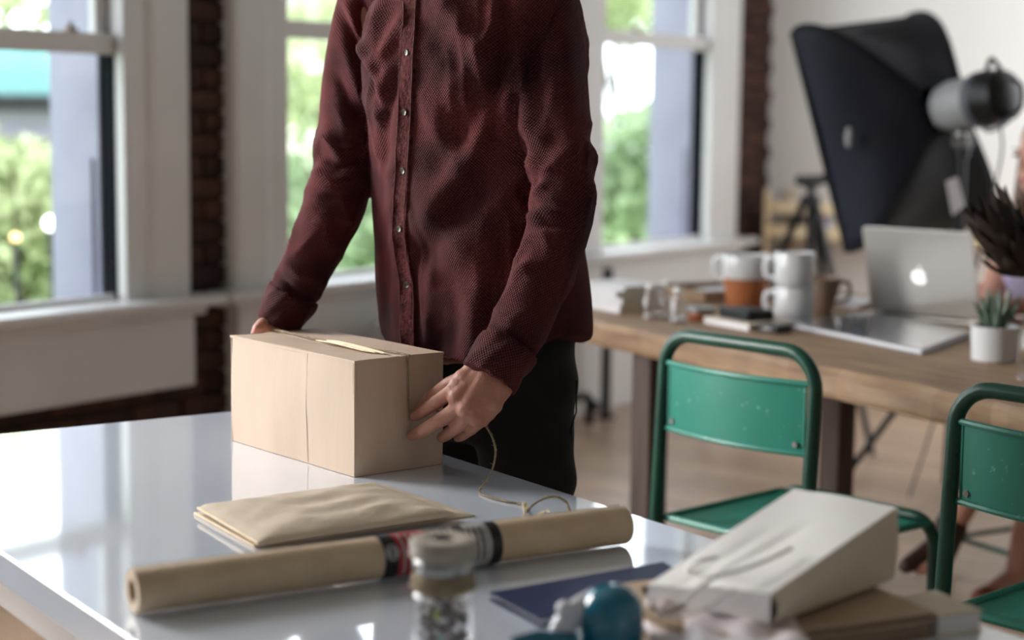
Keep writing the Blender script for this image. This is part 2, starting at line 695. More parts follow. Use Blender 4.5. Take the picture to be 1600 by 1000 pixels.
wr = MB().span(np.array([XR, YF, -0.12]), np.array([XR + 0.2, YW, CEIL])).build('wall_right', M_wall, None, smooth=False)
tag(wr, 'bright white plaster wall behind the softbox', None, None, 'structure')
wfm = MB().span(np.array([XL - 0.2, YF - 0.2, -0.12]), np.array([XR + 0.2, YF, CEIL])).build('wall_front', M_dimwall, None, smooth=False)
tag(wfm, 'pale grey plaster wall behind the camera', None, None, 'structure')
wre = MB()  # unseen return wall added to carry the two fill lights
wre.span(np.array([5.5, 0.5, -0.12]), np.array([6.2, 0.75, CEIL])).span(np.array([7.5, 0.5, -0.12]), np.array([XR, 0.75, CEIL]))
wre.span(np.array([6.2, 0.5, -0.12]), np.array([7.5, 0.75, 0.8])).span(np.array([6.2, 0.5, 2.8]), np.array([7.5, 0.75, CEIL]))
wre.span(np.array([5.95, 0.75, -0.12]), np.array([6.2, 2.0, 0.8])).span(np.array([5.95, 0.75, 3.0]), np.array([6.2, 2.0, CEIL]))
wre.span(np.array([5.95, 0.75, 0.8]), np.array([6.2, 0.80, 3.0])).span(np.array([5.95, 1.93, 0.8]), np.array([6.2, 2.0, 3.0]))
wre.span(np.array([5.3, YF, -0.12]), np.array([5.5, 0.75, CEIL]))
tag(wre.build('wall_fill_return', M_dimwall, None, smooth=False), 'added return wall framing the fill lights right of the camera', None, None, 'structure')
wlo = MB().span(np.array([XL - 0.2, YF, -0.12]), np.array([XL, YO, CEIL])).build('wall_left', M_dimwall, None, smooth=False)
tag(wlo, 'pale grey plaster wall left of the camera', None, None, 'structure')
MB().span(np.array([XR - 0.018, YF, 0.0]), np.array([XR, YW, 0.14])).build('baseboard_right', M_white, None, smooth=False, bevel=0.003)['kind'] = 'structure'

for k, (x0, x1, zr) in enumerate(WINS):
    w = empty('window_%d' % (k + 1), ((x0 + x1) / 2, YW, ZS), 0, None, None, None, 'structure')
    tag(w, ['white sash window with deep apron panel at the left edge', 'white sash window half hidden behind the man',
            'white sash window beside the softbox corner',
            'white sash window in the same wall left of the picture', 'white sash window furthest left in the same wall'][k])
    og = (w.location.x, w.location.y, w.location.z)
    # stepped casings
    for s, xi in ((-1, x0), (1, x1)):
        prof = [(0, YW + 0.02), (0, YC + 0.012), (0.085, YC + 0.012), (0.095, YC + 0.004), (0.115, YC), (0.255, YC), (0.27, YC + 0.012), (0.27, YW + 0.02)]
        poly = [(xi + s * (a + 0.003), b, 0.68) for a, b in prof]
        MB().prism(poly, (0, 0, ZT + 0.2 - 0.68)).build('casing', M_white, w, smooth=False, bevel=0.003, org=og)
        # jamb, dark sash track and pale outer reveal
        MB().span(np.array([xi, YC + 0.0135, ZS - 0.02]), np.array([xi + s * 0.03, YO, ZT + .02])).build('jamb', M_white, w, smooth=False, org=og)
        MB().span(np.array([xi - s * 0.004, 4.206, ZS]), np.array([xi + s * 0.02, 4.268, zr])).build('sash_track', M_dark, w, smooth=False, org=og)
        MB().span(np.array([xi - s * 0.012, 4.272, ZS - .03]), np.array([xi + s * 0.02, YO + 0.03, ZT])).build('outer_reveal', M_reveal, w, smooth=False, org=og)
        MB().span(np.array([xi - s * 0.022, 4.30, ZS]), np.array([xi + s * 0.02, 4.36, 1.16])).build('storm_screen_channel', M_reveal, w, smooth=False, org=og)
    MB().span(np.array([x0 - 0.27, YC, ZT]), np.array([x1 + 0.27, YW + .02, ZT + 0.2])).build('head_casing', M_white, w, smooth=False, bevel=0.004, org=og)
    # lower sash: meeting rail, pane, bottom rail; upper sash frame and pane
    MB().span(np.array([x0 + 0.004, 4.198, zr - 0.035]), np.array([x1 - 0.004, 4.238, zr + 0.03])).build('meeting_rail', M_white, w, smooth=False, bevel=0.004, org=og)
    MB().span(np.array([x0 + 0.004, 4.212, ZS - .005]), np.array([x1 - 0.004, 4.236, ZS + 0.02])).build('bottom_rail', M_white, w, smooth=False, bevel=0.003, org=og)
    MB().span(np.array([x0 + 0.006, 4.222, ZS + 0.02]), np.array([x1 - 0.006, 4.225, zr - 0.034])).build('lower_pane', M_pane, w, smooth=False, org=og)
    for s, xi in ((1, x0), (-1, x1)):
        MB().span(np.array([xi + s * 0.002, 4.24, zr - 0.02]), np.array([xi + s * 0.045, 4.272, ZT])).build('upper_stile', M_white, w, smooth=False, bevel=0.003, org=og)
    MB().span(np.array([x0 + 0.04, 4.255, zr + 0.0]), np.array([x1 - 0.04, 4.258, ZT])).build('upper_pane', M_pane, w, smooth=False, org=og)
    MB().span(np.array([x0 + 0.04, 4.24, zr - 0.03]), np.array([x1 - 0.04, 4.272, zr + 0.02])).build('upper_bottom_rail', M_white, w, smooth=False, org=og)
    lk = MB().box((x1 - 0.16 if k != 2 else x1 - 0.62, 4.218, zr + 0.036), (0.035, 0.03, 0.012))
    lk.cyl((x1 - 0.16 if k != 2 else x1 - 0.62, 4.218, zr + 0.03), (x1 - 0.16 if k != 2 else x1 - 0.62, 4.218, zr + 0.06), 0.011, 0.007)
    lk.build('sash_lock', M_brass, w, bevel=0.002, org=og)
    # sill board with horns, apron
    sl = MB().span(np.array([x0 - 0.36, 4.075, ZS - 0.032]), np.array([x1 + 0.36, 4.30, ZS]))
    sl.build('sill', M_white, w, smooth=False, bevel=0.008, org=og)
    MB().span(np.array([x0 - 0.30, 4.115, ZS - 0.062]), np.array([x1 + 0.30, YW + .02, ZS - 0.032])).build('sill_moulding', M_white, w, smooth=False, bevel=0.008, org=og)
    zb = 0.415 if k in (0, 3, 4) else 0.0
    MB().span(np.array([x0 - 0.27, YC - 0.01, zb]), np.array([x1 + 0.27, YW + .02, ZS - 0.062])).build('apron', M_white, w, smooth=False, bevel=0.004, org=og)
    if k < 3:
        area('window_portal', ((x0 + x1) / 2, YO + 0.06, (ZS + ZT) / 2), (0, -1, 0), x1 - x0, ZT - ZS, 1, (1, 1, 1), portal=True)

# ------------------------------------------------------------------ outside the windows
GZ = -1.0
g = MB().span(np.array([-6, YO + 0.02, GZ - 0.3]), np.array([60, 60, GZ])).build('ground', M_grass, None, smooth=False)
tag(g, 'sunny green ground outside the windows', None, None, 'structure')


def leaves(center, rad, n, size, seed, clusters=40):
    r = np.random.default_rng(seed)
    cc = r.normal(size=(clusters, 3))
    cc /= np.linalg.norm(cc, axis=1)[:, None]
    cc = cc * (r.random((clusters, 1)) ** 0.4) * 0.8 * np.array(rad)
    p = cc[r.integers(0, clusters, n)] + r.normal(size=(n, 3)) * np.array(rad) * 0.16 + np.array(center)
    a = r.normal(size=(n, 3))
    a /= np.linalg.norm(a, axis=1)[:, None]
    b = np.cross(a, r.normal(size=(n, 3)))
    b /= np.linalg.norm(b, axis=1)[:, None]
    s = size * (0.6 + 0.8 * r.random((n, 1)))
    v = np.concatenate([p - a * s, p - b * s * 0.45, p + a * s, p + b * s * 0.45], 1).reshape(-1, 3)
    m = MB()
    m.v = [tuple(q) for q in v]
    m.f = [(4 * i, 4 * i + 1, 4 * i + 2, 4 * i + 3) for i in range(n)]
    return m


def tree(name, label, c, rad, n, size, leafm, seed, group='plants outside the windows'):
    base = (c[0], c[1], GZ)
    t = empty(name, base, 0, label, name.split('_')[-1], group)
    m = MB()
    m.tube(bez([(c[0], c[1], GZ), (c[0] + 0.05, c[1] - 0.03, (GZ + c[2]) / 2), (c[0], c[1], c[2])], 8), np.linspace(0.07, 0.03, 9), 8)
    rr = random.Random(seed)
    for k in range(6):
        e = np.array(c) + np.array([rr.uniform(-1, 1) * rad[0], rr.uniform(-1, 1) * rad[1], rr.uniform(-.2, 1) * rad[2]]) * 0.7
        s0 = np.array([c[0], c[1], GZ + (c[2] - GZ) * rr.uniform(0.5, 0.95)])
        m.tube(bez([s0, (s0 + e) / 2 + (0, 0, 0.05), e], 6), np.linspace(0.025, 0.008, 7), 6)
    m.build('branches', M_trunk, t, org=base)
    f = leaves(c, rad, n, size, seed).build('foliage', leafm, t, smooth=False, org=base)
    f['kind'] = 'stuff'


tree('garden_shrub', 'leafy pale green shrub seen low through the left window', P(30, 345, d=9.3), (0.62, 0.62, 0.52), 2600, 0.055, M_leafA, 1)
tree('garden_tree', 'pale leafy tree crown seen through the top of the left window', P(-120, -50, d=12), (1.9, 1.9, 0.62), 2600, 0.08, M_leafA, 2)
tree('street_tree', 'thin branching tree seen between man and left window casing', P(500, 120, d=18), (1.3, 1.3, 1.3), 1500, 0.09, M_leafA, 3)
tree('low_bush', 'green bush seen low through the window behind the man', P(545, 330, d=13), (1.0, 1.0, 0.55), 2000, 0.08, M_leafB, 4)
tree('tall_shrub', 'green shrub seen through the window beside the softbox', P(985, 270, d=17), (1.1, 1.1, 0.75), 2600, 0.09, M_leafB, 5)
tree('yellow_tree', 'sunlit yellow green tree seen high through the right window', P(960, -20, d=22), (1.9, 1.9, 1.0), 2400, 0.12, M_leafA, 6)

# low pavilion with teal roof
hc = P(-60, 180, d=15.0)
hb = empty('garden_pavilion', (hc[0], hc[1], GZ), math.radians(-38), 'low pavilion with teal roof and dark eaves outside the left window', 'building')
MB().box((0, 0, 1.15), (3.0, 2.6, 2.3)).build('wall', M_siding, hb, smooth=False)
MB().box((0, -0.05, 2.36), (3.5, 3.1, 0.13)).build('eaves', M_darktrim, hb, smooth=False, bevel=0.01)
MB().prism([(-1.75, -1.6, 2.41), (-1.75, 1.6, 2.41), (-1.75, 0.6, 2.86), (-1.75, -0.6, 2.86)], (3.5, 0, 0)).build('roof', M_roofteal, hb, smooth=False)
for xx in (-0.8, 0.5):
    wn = MB().box((xx, -1.31, 1.3), (0.9, 0.04, 1.0)).build('window', M_darktrim, hb, smooth=False)
    MB().box((xx, -1.335, 1.3), (0.8, 0.02, 0.9)).build('pane', M_pave, wn, smooth=False)
MB().box((0, -1.36, 1.98), (3.02, 0.10, 0.14)).build('fascia', M_darktrim, hb, smooth=False)
lm = P(80, 349, d=8.2)  # emissive globe added for a bright white glint between the leaves
lp = empty('garden_glint', (lm[0], lm[1], GZ), 0, 'glowing globe added as a white glint among the leaves outside', 'glint')
MB().cyl((0, 0, 0), (0, 0, lm[2] - GZ), 0.012).build('post', M_darktrim, lp)
MB().ellip((0, 0, lm[2] - GZ), (0.035, 0.035, 0.035)).build('globe', mat('glint_white', '#ffffff', emit=('#f4fbff', 4.0)), lp)
lm = P(24, 371, d=8.4)  # second added globe, for the amber glint
lp = empty('garden_glint', (lm[0], lm[1], GZ), 0, 'glowing globe added as an amber glint among the leaves outside', 'glint')
MB().cyl((0, 0, 0), (0, 0, lm[2] - GZ), 0.012).build('post', M_darktrim, lp)
MB().ellip((0, 0, lm[2] - GZ), (0.02, 0.02, 0.02)).build('globe', mat('glint_amber', '#ffe0a0', emit=('#ffcf80', 3.0)), lp)
# pale house across the street
hc = P(600, 200, d=42)
hb = empty('pale_house', (hc[0], hc[1], GZ), math.radians(-40), 'pale house across the street seen behind the man', 'building')
MB().box((0, 0, 2.2), (9, 5, 4.4)).build('wall', M_wall, hb, smooth=False)
MB().prism([(-4.8, -2.9, 4.4), (-4.8, 2.9, 4.4), (-4.8, 0, 6.4)], (9.6, 0, 0)).build('roof', M_pave, hb, smooth=False)
for xx in (-3, -1, 1, 3):
    wn = MB().box((xx, -2.52, 2.6), (0.9, 0.05, 1.3)).build('window', M_darktrim, hb, smooth=False)
    MB().box((xx, -2.55, 2.6), (0.78, 0.02, 1.18)).build('pane', M_siding, wn, smooth=False)
pv = MB().span(np.array([2, 17.5, GZ]), np.array([40, 20.0, GZ + 0.02])).build('pavement', M_pave, None, smooth=False)
tag(pv, 'grey pavement strip outside', None, None, 'structure')

# ------------------------------------------------------------------ radiator and pipe under the windows
rx0, rx1 = 4.70, 5.32
rd = empty('radiator', ((rx0 + rx1) / 2, 3.98, 0), 0, 'white column radiator under the window behind the man', 'radiator')
zr_ = 0.575
for k in range(10):
    x = -0.31 + k * 0.069
    m = MB()
    for yy in (-0.045, 0.045):
        m.capsule((x, yy, 0.12), (x, yy, zr_ - 0.03), 0.022, 0.022, 10, 3)
    m.capsule((x, -0.045, 0.12), (x, 0.045, 0.12), 0.022, 0.022, 10, 3)
    m.capsule((x, -0.045, zr_ - 0.03), (x, 0.045, zr_ - 0.03), 0.024, 0.024, 10, 3)
    m.build('column', M_radiator, rd)
for sx in (-0.30, 0.30):
    for yy in (-0.045, 0.045):
        MB().cyl((sx, yy, 0), (sx, yy, 0.1), 0.016, 0.012, 10).build('foot', M_radiator, rd)
pp = P(946, 640, Y=4.02)
pt = empty('heating_pipe', (pp[0], pp[1], 0), 0, 'black upright heating pipe with valve below the right window', 'pipe')
MB().cyl((0, 0, 0), (0, 0, 0.66), 0.022).build('pipe', M_black, pt)
MB().cyl((0, 0, 0.0), (0, 0, 0.012), 0.045).build('floor_flange', M_black, pt)
vv = MB().tube(bez([(-0.16, -0.02, 0), (-0.16, -0.02, 0.10), (-0.20, -0.02, 0.125), (-0.28, -0.02, 0.125)], 14), 0.02, 10)
vv.cyl((-0.16, -0.02, 0.08), (-0.16, -0.06, 0.08), 0.024)
vv.build('valve', M_black, pt)

# ------------------------------------------------------------------ white packing table
TZ = 0.74
TA = math.radians(-19.3)
tX = np.array([math.cos(TA), math.sin(TA), 0])
tY = np.array([-math.sin(TA), math.cos(TA), 0])


def tf(a, b, z=TZ):
    return tX * a + tY * b + np.array([0, 0, z])


ta0, ta1, tb0, tb1 = 0.694, 1.534, 0.70, 2.99
tc_ = tf((ta0 + ta1) / 2, (tb0 + tb1) / 2, 0)
wt = empty('packing_table', tc_, TA, 'glossy white packing table with a thick square edge', 'table')
hw, hl = (ta1 - ta0) / 2, (tb1 - tb0) / 2
MB().box((0, 0, TZ - 0.022), (2 * hw, 2 * hl, 0.044)).build('table_top', M_tablewhite, wt, smooth=False, bevel=0.002)
for sx in (-1, 1):
    for sy in (-1, 1):
        MB().box((sx * (hw - 0.05), sy * (hl - 0.05), (TZ - 0.044) / 2), (0.06, 0.06, TZ - 0.044)).build('leg', M_white, wt, smooth=False, bevel=0.003)
m = MB()
for s in (-1, 1):
    m.box((s * (hw - 0.05), 0, TZ - 0.075), (0.03, 2 * hl - 0.16, 0.062))
    m.box((0, s * (hl - 0.05), TZ - 0.075), (2 * hw - 0.16, 0.03, 0.062))
m.build('frame_rails', M_white, wt, smooth=False)

# ------------------------------------------------------------------ wooden work table
WZ = 0.75
WA = math.radians(-24.0)
wX = np.array([math.cos(WA), math.sin(WA), 0])
wY = np.array([-math.sin(WA), math.cos(WA), 0])


def wf(a, b, z=WZ):
    return wX * a + wY * b + np.array([0, 0, z])


wa0, wa1, wb0, wb1 = 2.538, 3.72, 1.9, 4.32
wc = wf((wa0 + wa1) / 2, (wb0 + wb1) / 2, 0)
wd = empty('work_table', wc, WA, 'long rough wooden work table with thick worn top', 'table')
hw, hl = (wa1 - wa0) / 2, (wb1 - wb0) / 2
# top with an uneven, chipped front edge
nseg = 46


def topring(j):
    y = -hl + 2 * hl * j / nseg
    n1 = 0.004 * math.sin(j * 1.3) + 0.003 * math.sin(j * 2.9 + 1)
    chip = 0.016 * max(0, 1 - abs(y - (-0.34)) / 0.28)
    x0 = -hw + n1
    return [(x0 + 0.004, y, WZ - 0.066), (x0, y, WZ - 0.055), (x0 - 0.001 + 0.3 * chip, y, WZ - 0.012 - chip * 0.7),
            (x0 + 0.008 + 1.6 * chip, y, WZ - 0.0), (hw, y, WZ), (hw, y, WZ - 0.066)]


MB().loft([topring(j) for j in range(nseg + 1)]).build('table_top', M_wood, wd, smooth=False)
for (a, b) in ((2.60, 3.77), (3.26, 3.77), (2.60, 2.05), (3.26, 2.05)):
    lx, ly = a - (wa0 + wa1) / 2, b - (wb0 + wb1) / 2
    MB().box((lx, ly, (WZ - 0.066) / 2), (0.065, 0.085, WZ - 0.066)).build('leg', M_woodleg, wd, smooth=False, bevel=0.004)
m = MB()
for b in (3.77, 2.05):
    m.box((2.93 - (wa0 + wa1) / 2, b - (wb0 + wb1) / 2, 0.63), (0.62, 0.05, 0.10))
m.box((2.98 - (wa0 + wa1) / 2, 2.91 - (wb0 + wb1) / 2, 0.63), (0.05, 1.65, 0.10))
m.build('under_frame', M_woodleg, wd, smooth=False, bevel=0.003)

# ------------------------------------------------------------------ green metal chairs


def arc_u(x, y0, y1, zt, z0, r, lean=0.0, n=8):
    """inverted U in the plane x = const, rounded corners"""
    pts = [(x + lean * (zt - z0), y0, z0)]
    if lean:
        pts = [(x - 0.06, y0, z0), (x - 0.03, y0, 0.22)]
    for i in range(n + 1):
        q = math.pi - math.pi / 2 * i / n
        pts.append((x, y0 + (r + r * math.cos(q)) * (1 if y1 > y0 else -1), zt - r + r * math.sin(q)))
    for i in range(n + 1):
        q = math.pi / 2 - math.pi / 2 * i / n
        pts.append((x, y1 - (r - r * math.cos(q)) * (1 if y1 > y0 else -1), zt - r + r * math.sin(q)))
    if lean:
        pts += [(x - 0.03, y1, 0.22), (x - 0.06, y1, z0)]
    else:
        pts.append((x, y1, z0))
    return pts


def paint_green(name, base, base2, scuff):
    m = mat(name, base, base2, scale=5, rough=0.36, bump=0.05, bscale=40)
    nt = m.node_tree
    b = nt.nodes['Principled BSDF']
    src = b.inputs['Base Color'].links[0].from_socket
    tc = nt.nodes.new('ShaderNodeTexCoord')
    n = nt.nodes.new('ShaderNodeTexNoise')
    n.inputs['Scale'].default_value = 55
    n.inputs['Detail'].default_value = 6
    nt.links.new(tc.outputs['Object'], n.inputs[0])
    rp = nt.nodes.new('ShaderNodeValToRGB')
    rp.color_ramp.elements[0].position = 0.66
    rp.color_ramp.elements[1].position = 0.72
    nt.links.new(n.outputs[0], rp.inputs[0])
    mx = nt.nodes.new('ShaderNodeMixRGB')
    nt.links.new(rp.outputs[0], mx.inputs[0])
    nt.links.new(src, mx.inputs[1])
    mx.inputs[2].default_value = lin(scuff)
    nt.links.new(mx.outputs[0], b.inputs['Base Color'])
    return m


M_chairsheet = paint_green('chair_sheet_green', '#378b7b', '#2f8272', '#78a99b')
M_chairtube = paint_green('chair_tube_green', '#16503f', '#0f372d', '#0a1412')


def make_chair(loc, rz, label, group):
    t = empty('metal_chair', loc, rz, label, 'chair', group)
    hwd = 0.205
    MB().tube(arc_u(0, hwd, -hwd, 0.852, 0.0, 0.075, lean=0.1), 0.0145, 12).build('back_frame', M_chairtube, t)
    zt, zb = 0.79, 0.648

    def bow(u):
        return -0.035 * math.sin(math.pi * u)
    sheet = MB()
    for off in (-0.0012, 0.0012):
        sheet.grid(lambda u, v: (bow(0.04 + 0.92 * u) + off, hwd * 0.9 - 2 * hwd * 0.9 * u, zb + (zt - zb) * v), 17, 5)
    bk = sheet.build('backrest', M_chairsheet, t)
    for z in (zt, zb):
        MB().tube([(bow(u), hwd - 2 * hwd * u, z) for u in np.linspace(0.0, 1, 19)], 0.0062, 8).build('rolled_edge', M_chairsheet, bk)
    for s in (-1, 1):
        MB().tube([(bow(0.04) - 0.001, s * hwd * 0.9, zb), (bow(0.04) - 0.001, s * hwd * 0.9, zt)], 0.003, 6).build('side_bead', M_chairsheet, bk)
        MB().cyl((bow(0.1) - 0.004, s * hwd * 0.82, zb + 0.018), (bow(0.1) + 0.003, s * hwd * 0.82, zb + 0.018), 0.006, n=10).build('rivet', M_metal, bk)
    # dished sheet seat with turned rim
    def seat(u, v):
        x = 0.0 + 0.40 * u
        wv = hwd * (0.94 + 0.06 * u)
        y = wv - 2 * wv * v
        e = min(min(u, 1 - u), min(v, 1 - v))
        return (x, y, 0.452 - 0.012 * min(1, e / 0.12))
    s_ = MB().grid(seat, 21, 21)
    so = s_.build('seat', M_chairsheet, t)
    md = so.modifiers.new('th', 'SOLIDIFY')
    md.thickness = 0.003
    rim = [(0.0, 0.94 * hwd, 0.45), (0.40, hwd, 0.45), (0.40, -hwd, 0.45), (0.0, -0.94 * hwd, 0.45), (0.0, 0.94 * hwd, 0.45)]
    MB().tube(rim, 0.008, 8).build('rolled_edge', M_chairsheet, so)
    MB().tube(arc_u(0.415, hwd + 0.01, -hwd - 0.01, 0.455, 0.0, 0.06), 0.0145, 12).build('front_frame', M_chairtube, t)
    for s in (-1, 1):
        MB().tube([(-0.03, s * hwd, 0.22), (0.415, s * (hwd + 0.01), 0.2)], 0.009, 8).build('stretcher', M_chairtube, t)
        for fx, fy in ((-0.06, hwd), (0.415, hwd + 0.01)):
            MB().cyl((fx, s * fy, 0.0), (fx, s * fy, 0.03), 0.018, n=12).build('rubber_foot', M_black, t)
    return t


CA = math.radians(-12.3)
make_chair((3.106, 1.688, 0), CA, 'green metal chair nearer the man, whole backrest in view', 'green chairs at the work table')
cl = np.array([2.863, 1.12]) + np.array([-0.09, -0.413]) / 2 * 0.97
make_chair((cl[0], cl[1], 0), CA, 'green metal chair cut off by the right edge, rust specks on backrest', 'green chairs at the work table')

# stool across the table that the seated woman uses
sc_ = wf(3.76, 3.42, 0)
st = empty('metal_stool', sc_, WA, 'pale green metal stool under the far side of the work table', 'stool')
ZSE = 0.46
MB().box((0, 0, ZSE - 0.006), (0.35, 0.35, 0.012)).build('seat', M_chairsheet, st, bevel=0.005)
MB().box((0, 0, ZSE - 0.035), (0.34, 0.34, 0.05)).build('seat_skirt', M_chairsheet, st, bevel=0.012)
for sx in (-1, 1):
    for sy in (-1, 1):
        MB().tube([(sx * 0.15, sy * 0.15, ZSE - 0.04), (sx * 0.195, sy * 0.195, 0.0)], [0.013, 0.011], 10).build('leg', M_chairsheet, st)
m = MB()
k_ = 0.185
for a, b in (((-k_, -k_), (k_, -k_)), ((k_, -k_), (k_, k_)), ((k_, k_), (-k_, k_)), ((-k_, k_), (-k_, -k_))):
    m.tube([(a[0], a[1], 0.1), (b[0], b[1], 0.1)], 0.008, 8)
m.build('foot_rail', M_chairtube, st)

# ------------------------------------------------------------------ softbox on its stand
A_, B_, C_, D_ = P(1237, 52, d=5.8), P(1410, 30, d=6.35), P(1515, 352, d=6.25), P(1322, 392, d=5.72)
apx = P(1478, 168, d=5.62)
fc = (A_ + B_ + C_ + D_) / 4
ax = apx - fc
ax /= np.linalg.norm(ax)
e1 = (B_ - A_ + C_ - D_)
e1 -= ax * (e1 @ ax)
e1 /= np.linalg.norm(e1)
e2 = np.cross(ax, e1)
if e2 @ (A_ - D_) < 0:
    e2 = -e2
base = np.array([apx[0], apx[1], 0])
sb = empty('softbox_light', base, 0, 'large black softbox with grey strobe head on a stand', 'studio light')
rimc = [A_, B_, C_, D_]
ring = [apx + 0.075 * (-e1 + e2), apx + 0.075 * (e1 + e2), apx + 0.075 * (e1 - e2), apx + 0.075 * (-e1 - e2)]


def rod(k, v):
    p = rimc[k] * (1 - v) + ring[k] * v
    outw = rimc[k] - fc
    outw = outw / np.linalg.norm(outw)
    return p + (outw * 0.11 + ax * 0.05) * math.sin(math.pi * v ** 0.8)


for k in range(4):
    k2 = (k + 1) % 4

    def pan(u, v, k=k, k2=k2):
        a, b = rod(k, v), rod(k2, v)
        p = a * (1 - u) + b * u
        c = fc * (1 - v) + apx * v
        inw = c - p
        inw = inw / (np.linalg.norm(inw) + 1e-9)
        wob = 0.006 * math.sin(7 * u + 3 * k) * math.sin(9 * v + k)
        return p + inw * (0.05 * math.sin(math.pi * u) * math.sin(math.pi * min(1, v + 0.05)) + wob)
    pn = MB().grid(pan, 19, 15).build('panel', M_litcloth if k in (3, 0) else M_blackcloth, sb, org=base)
    md = pn.modifiers.new('th', 'SOLIDIFY')
    md.thickness = 0.004
    MB().tube([rod(k, v) for v in np.linspace(0, 1, 15)], 0.006, 8).build('seam_rod', M_blackcloth, sb, org=base)
    MB().tube([rimc[k], rimc[k2]], 0.008, 8).build('rim_edge', M_blackcloth, sb, org=base)
MB().prism([c - ax * 0.004 for c in rimc], -ax * 0.004).build('front_diffuser', M_softwhite, sb, smooth=False, org=base)
# vent folds on the top panel
for v_ in (0.33, 0.45):
    MB().tube([np.array(rod(0, v_) * (1 - u) + rod(1, v_) * u) + np.array([0, 0, 0.004 - 0.05 * math.sin(math.pi * u) * math.sin(math.pi * v_)]) for u in np.linspace(0.35, 0.8, 12)], 0.008, 6).build('vent_fold', M_blackcloth, sb, org=base)
# badge on the left panel
bc = P(1326, 215, d=5.60)
MB().ellip(bc, (0.012, 0.012, 0.035)).build('badge', M_greyprint, sb, org=base)
# strobe head
end = P(1577, 148, d=5.38)
sd = end - apx
sl_ = np.linalg.norm(sd)
sd /= sl_
sp = lambda t, r: (apx + sd * t * sl_, r)
pr = [sp(-0.05, 0.05), sp(0.0, 0.075), sp(0.12, 0.083), sp(0.52, 0.083), sp(0.55, 0.078)]
MB().tube([a for a, _ in pr], [b for _, b in pr], 28).build('strobe_body', M_strobe, sb, org=base)
pr = [sp(0.53, 0.086), sp(0.60, 0.090), sp(0.78, 0.090), sp(0.95, 0.080), sp(1.0, 0.06)]
MB().tube([a for a, _ in pr], [b for _, b in pr], 28).build('strobe_back', M_black, sb, org=base)
pr = [sp(0.56, 0.0915), sp(0.62, 0.0935), sp(0.66, 0.0915)]
MB().tube([a for a, _ in pr], [b for _, b in pr], 28).build('strobe_ring', M_cable, sb, org=base)
hup = np.array([0, 0, 1.0])
MB().tube(bez([apx + sd * sl_ * 0.62 + hup * 0.085, apx + sd * sl_ * 0.7 + hup * 0.125, apx + sd * sl_ * 0.85 + hup * 0.085], 12), 0.008, 8).build('carry_handle', M_black, sb, org=base)
MB().tube(bez([end + hup * 0.05, end + sd * 0.05 + hup * 0.02, end + sd * 0.05 - hup * 0.05, end - hup * 0.06], 14), 0.007, 8).build('rear_handle', M_black, sb, org=base)
br = apx + sd * sl_ * 0.3
brk = MB().cyl(br - hup * 0.06, br - hup * 0.17, 0.024)
brk.box(br - hup * 0.115, (0.06, 0.05, 0.05))
brk.build('tilt_bracket', M_black, sb, org=base)
kn = P(1502, 210, d=5.45)
MB().ellip(kn, (0.018, 0.018, 0.018)).build('bracket_knob', M_metal, sb, org=base)
bx_ = np.array([br[0], br[1], 0])
MB().cyl(bx_ + (0, 0, 0.25), br - hup * 0.15, 0.016).cyl(bx_ + (0, 0, 0.6), br - hup * 0.4, 0.02).build('stand_pole', M_black, sb, org=base)
for k in range(3):
    q = 0.4 + k * 2.094
    foot = bx_ + np.array([0.5 * math.cos(q), 0.5 * math.sin(q), 0.012])
    MB().tube([bx_ + (0, 0, 0.62), foot], 0.011, 8).build('stand_leg', M_black, sb, org=base)
# hanging white tag and cables
tg = [P(1478, 283, d=5.50), P(1496, 276, d=5.50), P(1507, 322, d=5.50), P(1488, 337, d=5.50)]
MB().prism(tg, -CF * 0.003).build('hanging_tag', M_paper, sb, smooth=False, org=base)
MB().tube(bez([apx + sd * sl_ * 0.95 - hup * 0.06, P(1575, 190, d=5.36), P(1545, 205, d=5.4), P(1530, 190, d=5.45)], 20), 0.005, 6).build('cable_loop', M_cable, sb, org=base)
MB().tube(bez([P(1560, 180, d=5.38), P(1566, 230, d=5.4), P(1555, 290, d=5.45), P(1535, 380, d=5.5), bx_ + (0.1, 0.1, 0.3), bx_ + (0.15, 0.2, 0.008)], 30), 0.004, 6).build('power_cable', M_cable, sb, org=base)

# black tripod by the shelf
hp = P(1268, 284, d=6.9)
tb = np.array([hp[0], hp[1], 0])
tr = empty('tripod', tb, 0, 'black tripod with clamp head left of the softbox', 'tripod')
MB().cyl((0, 0, 0.45), (0, 0, hp[2] - 0.02), 0.016).build('column', M_black, tr)
hd = MB().box((0, 0, hp[2]), (0.07, 0.05, 0.05)).cyl((-0.07, 0.03, hp[2] + 0.005), (0.06, -0.05, hp[2] + 0.01), 0.02)
hd.cyl((0, 0, hp[2]), (0.05, -0.06, hp[2] + 0.035), 0.012)
hd.build('clamp_head', M_black, tr, bevel=0.004)
for k in range(3):
    q = math.radians(126 + 120 * k)
    MB().tube([(0.02 * math.cos(q), 0.02 * math.sin(q), hp[2] - 0.06), (0.42 * math.cos(q), 0.42 * math.sin(q), 0.012)], [0.018, 0.013], 8).build('leg', M_black, tr)
MB().box((0, 0, hp[2] - 0.08), (0.06, 0.06, 0.05)).build('collar', M_black, tr, bevel=0.005)

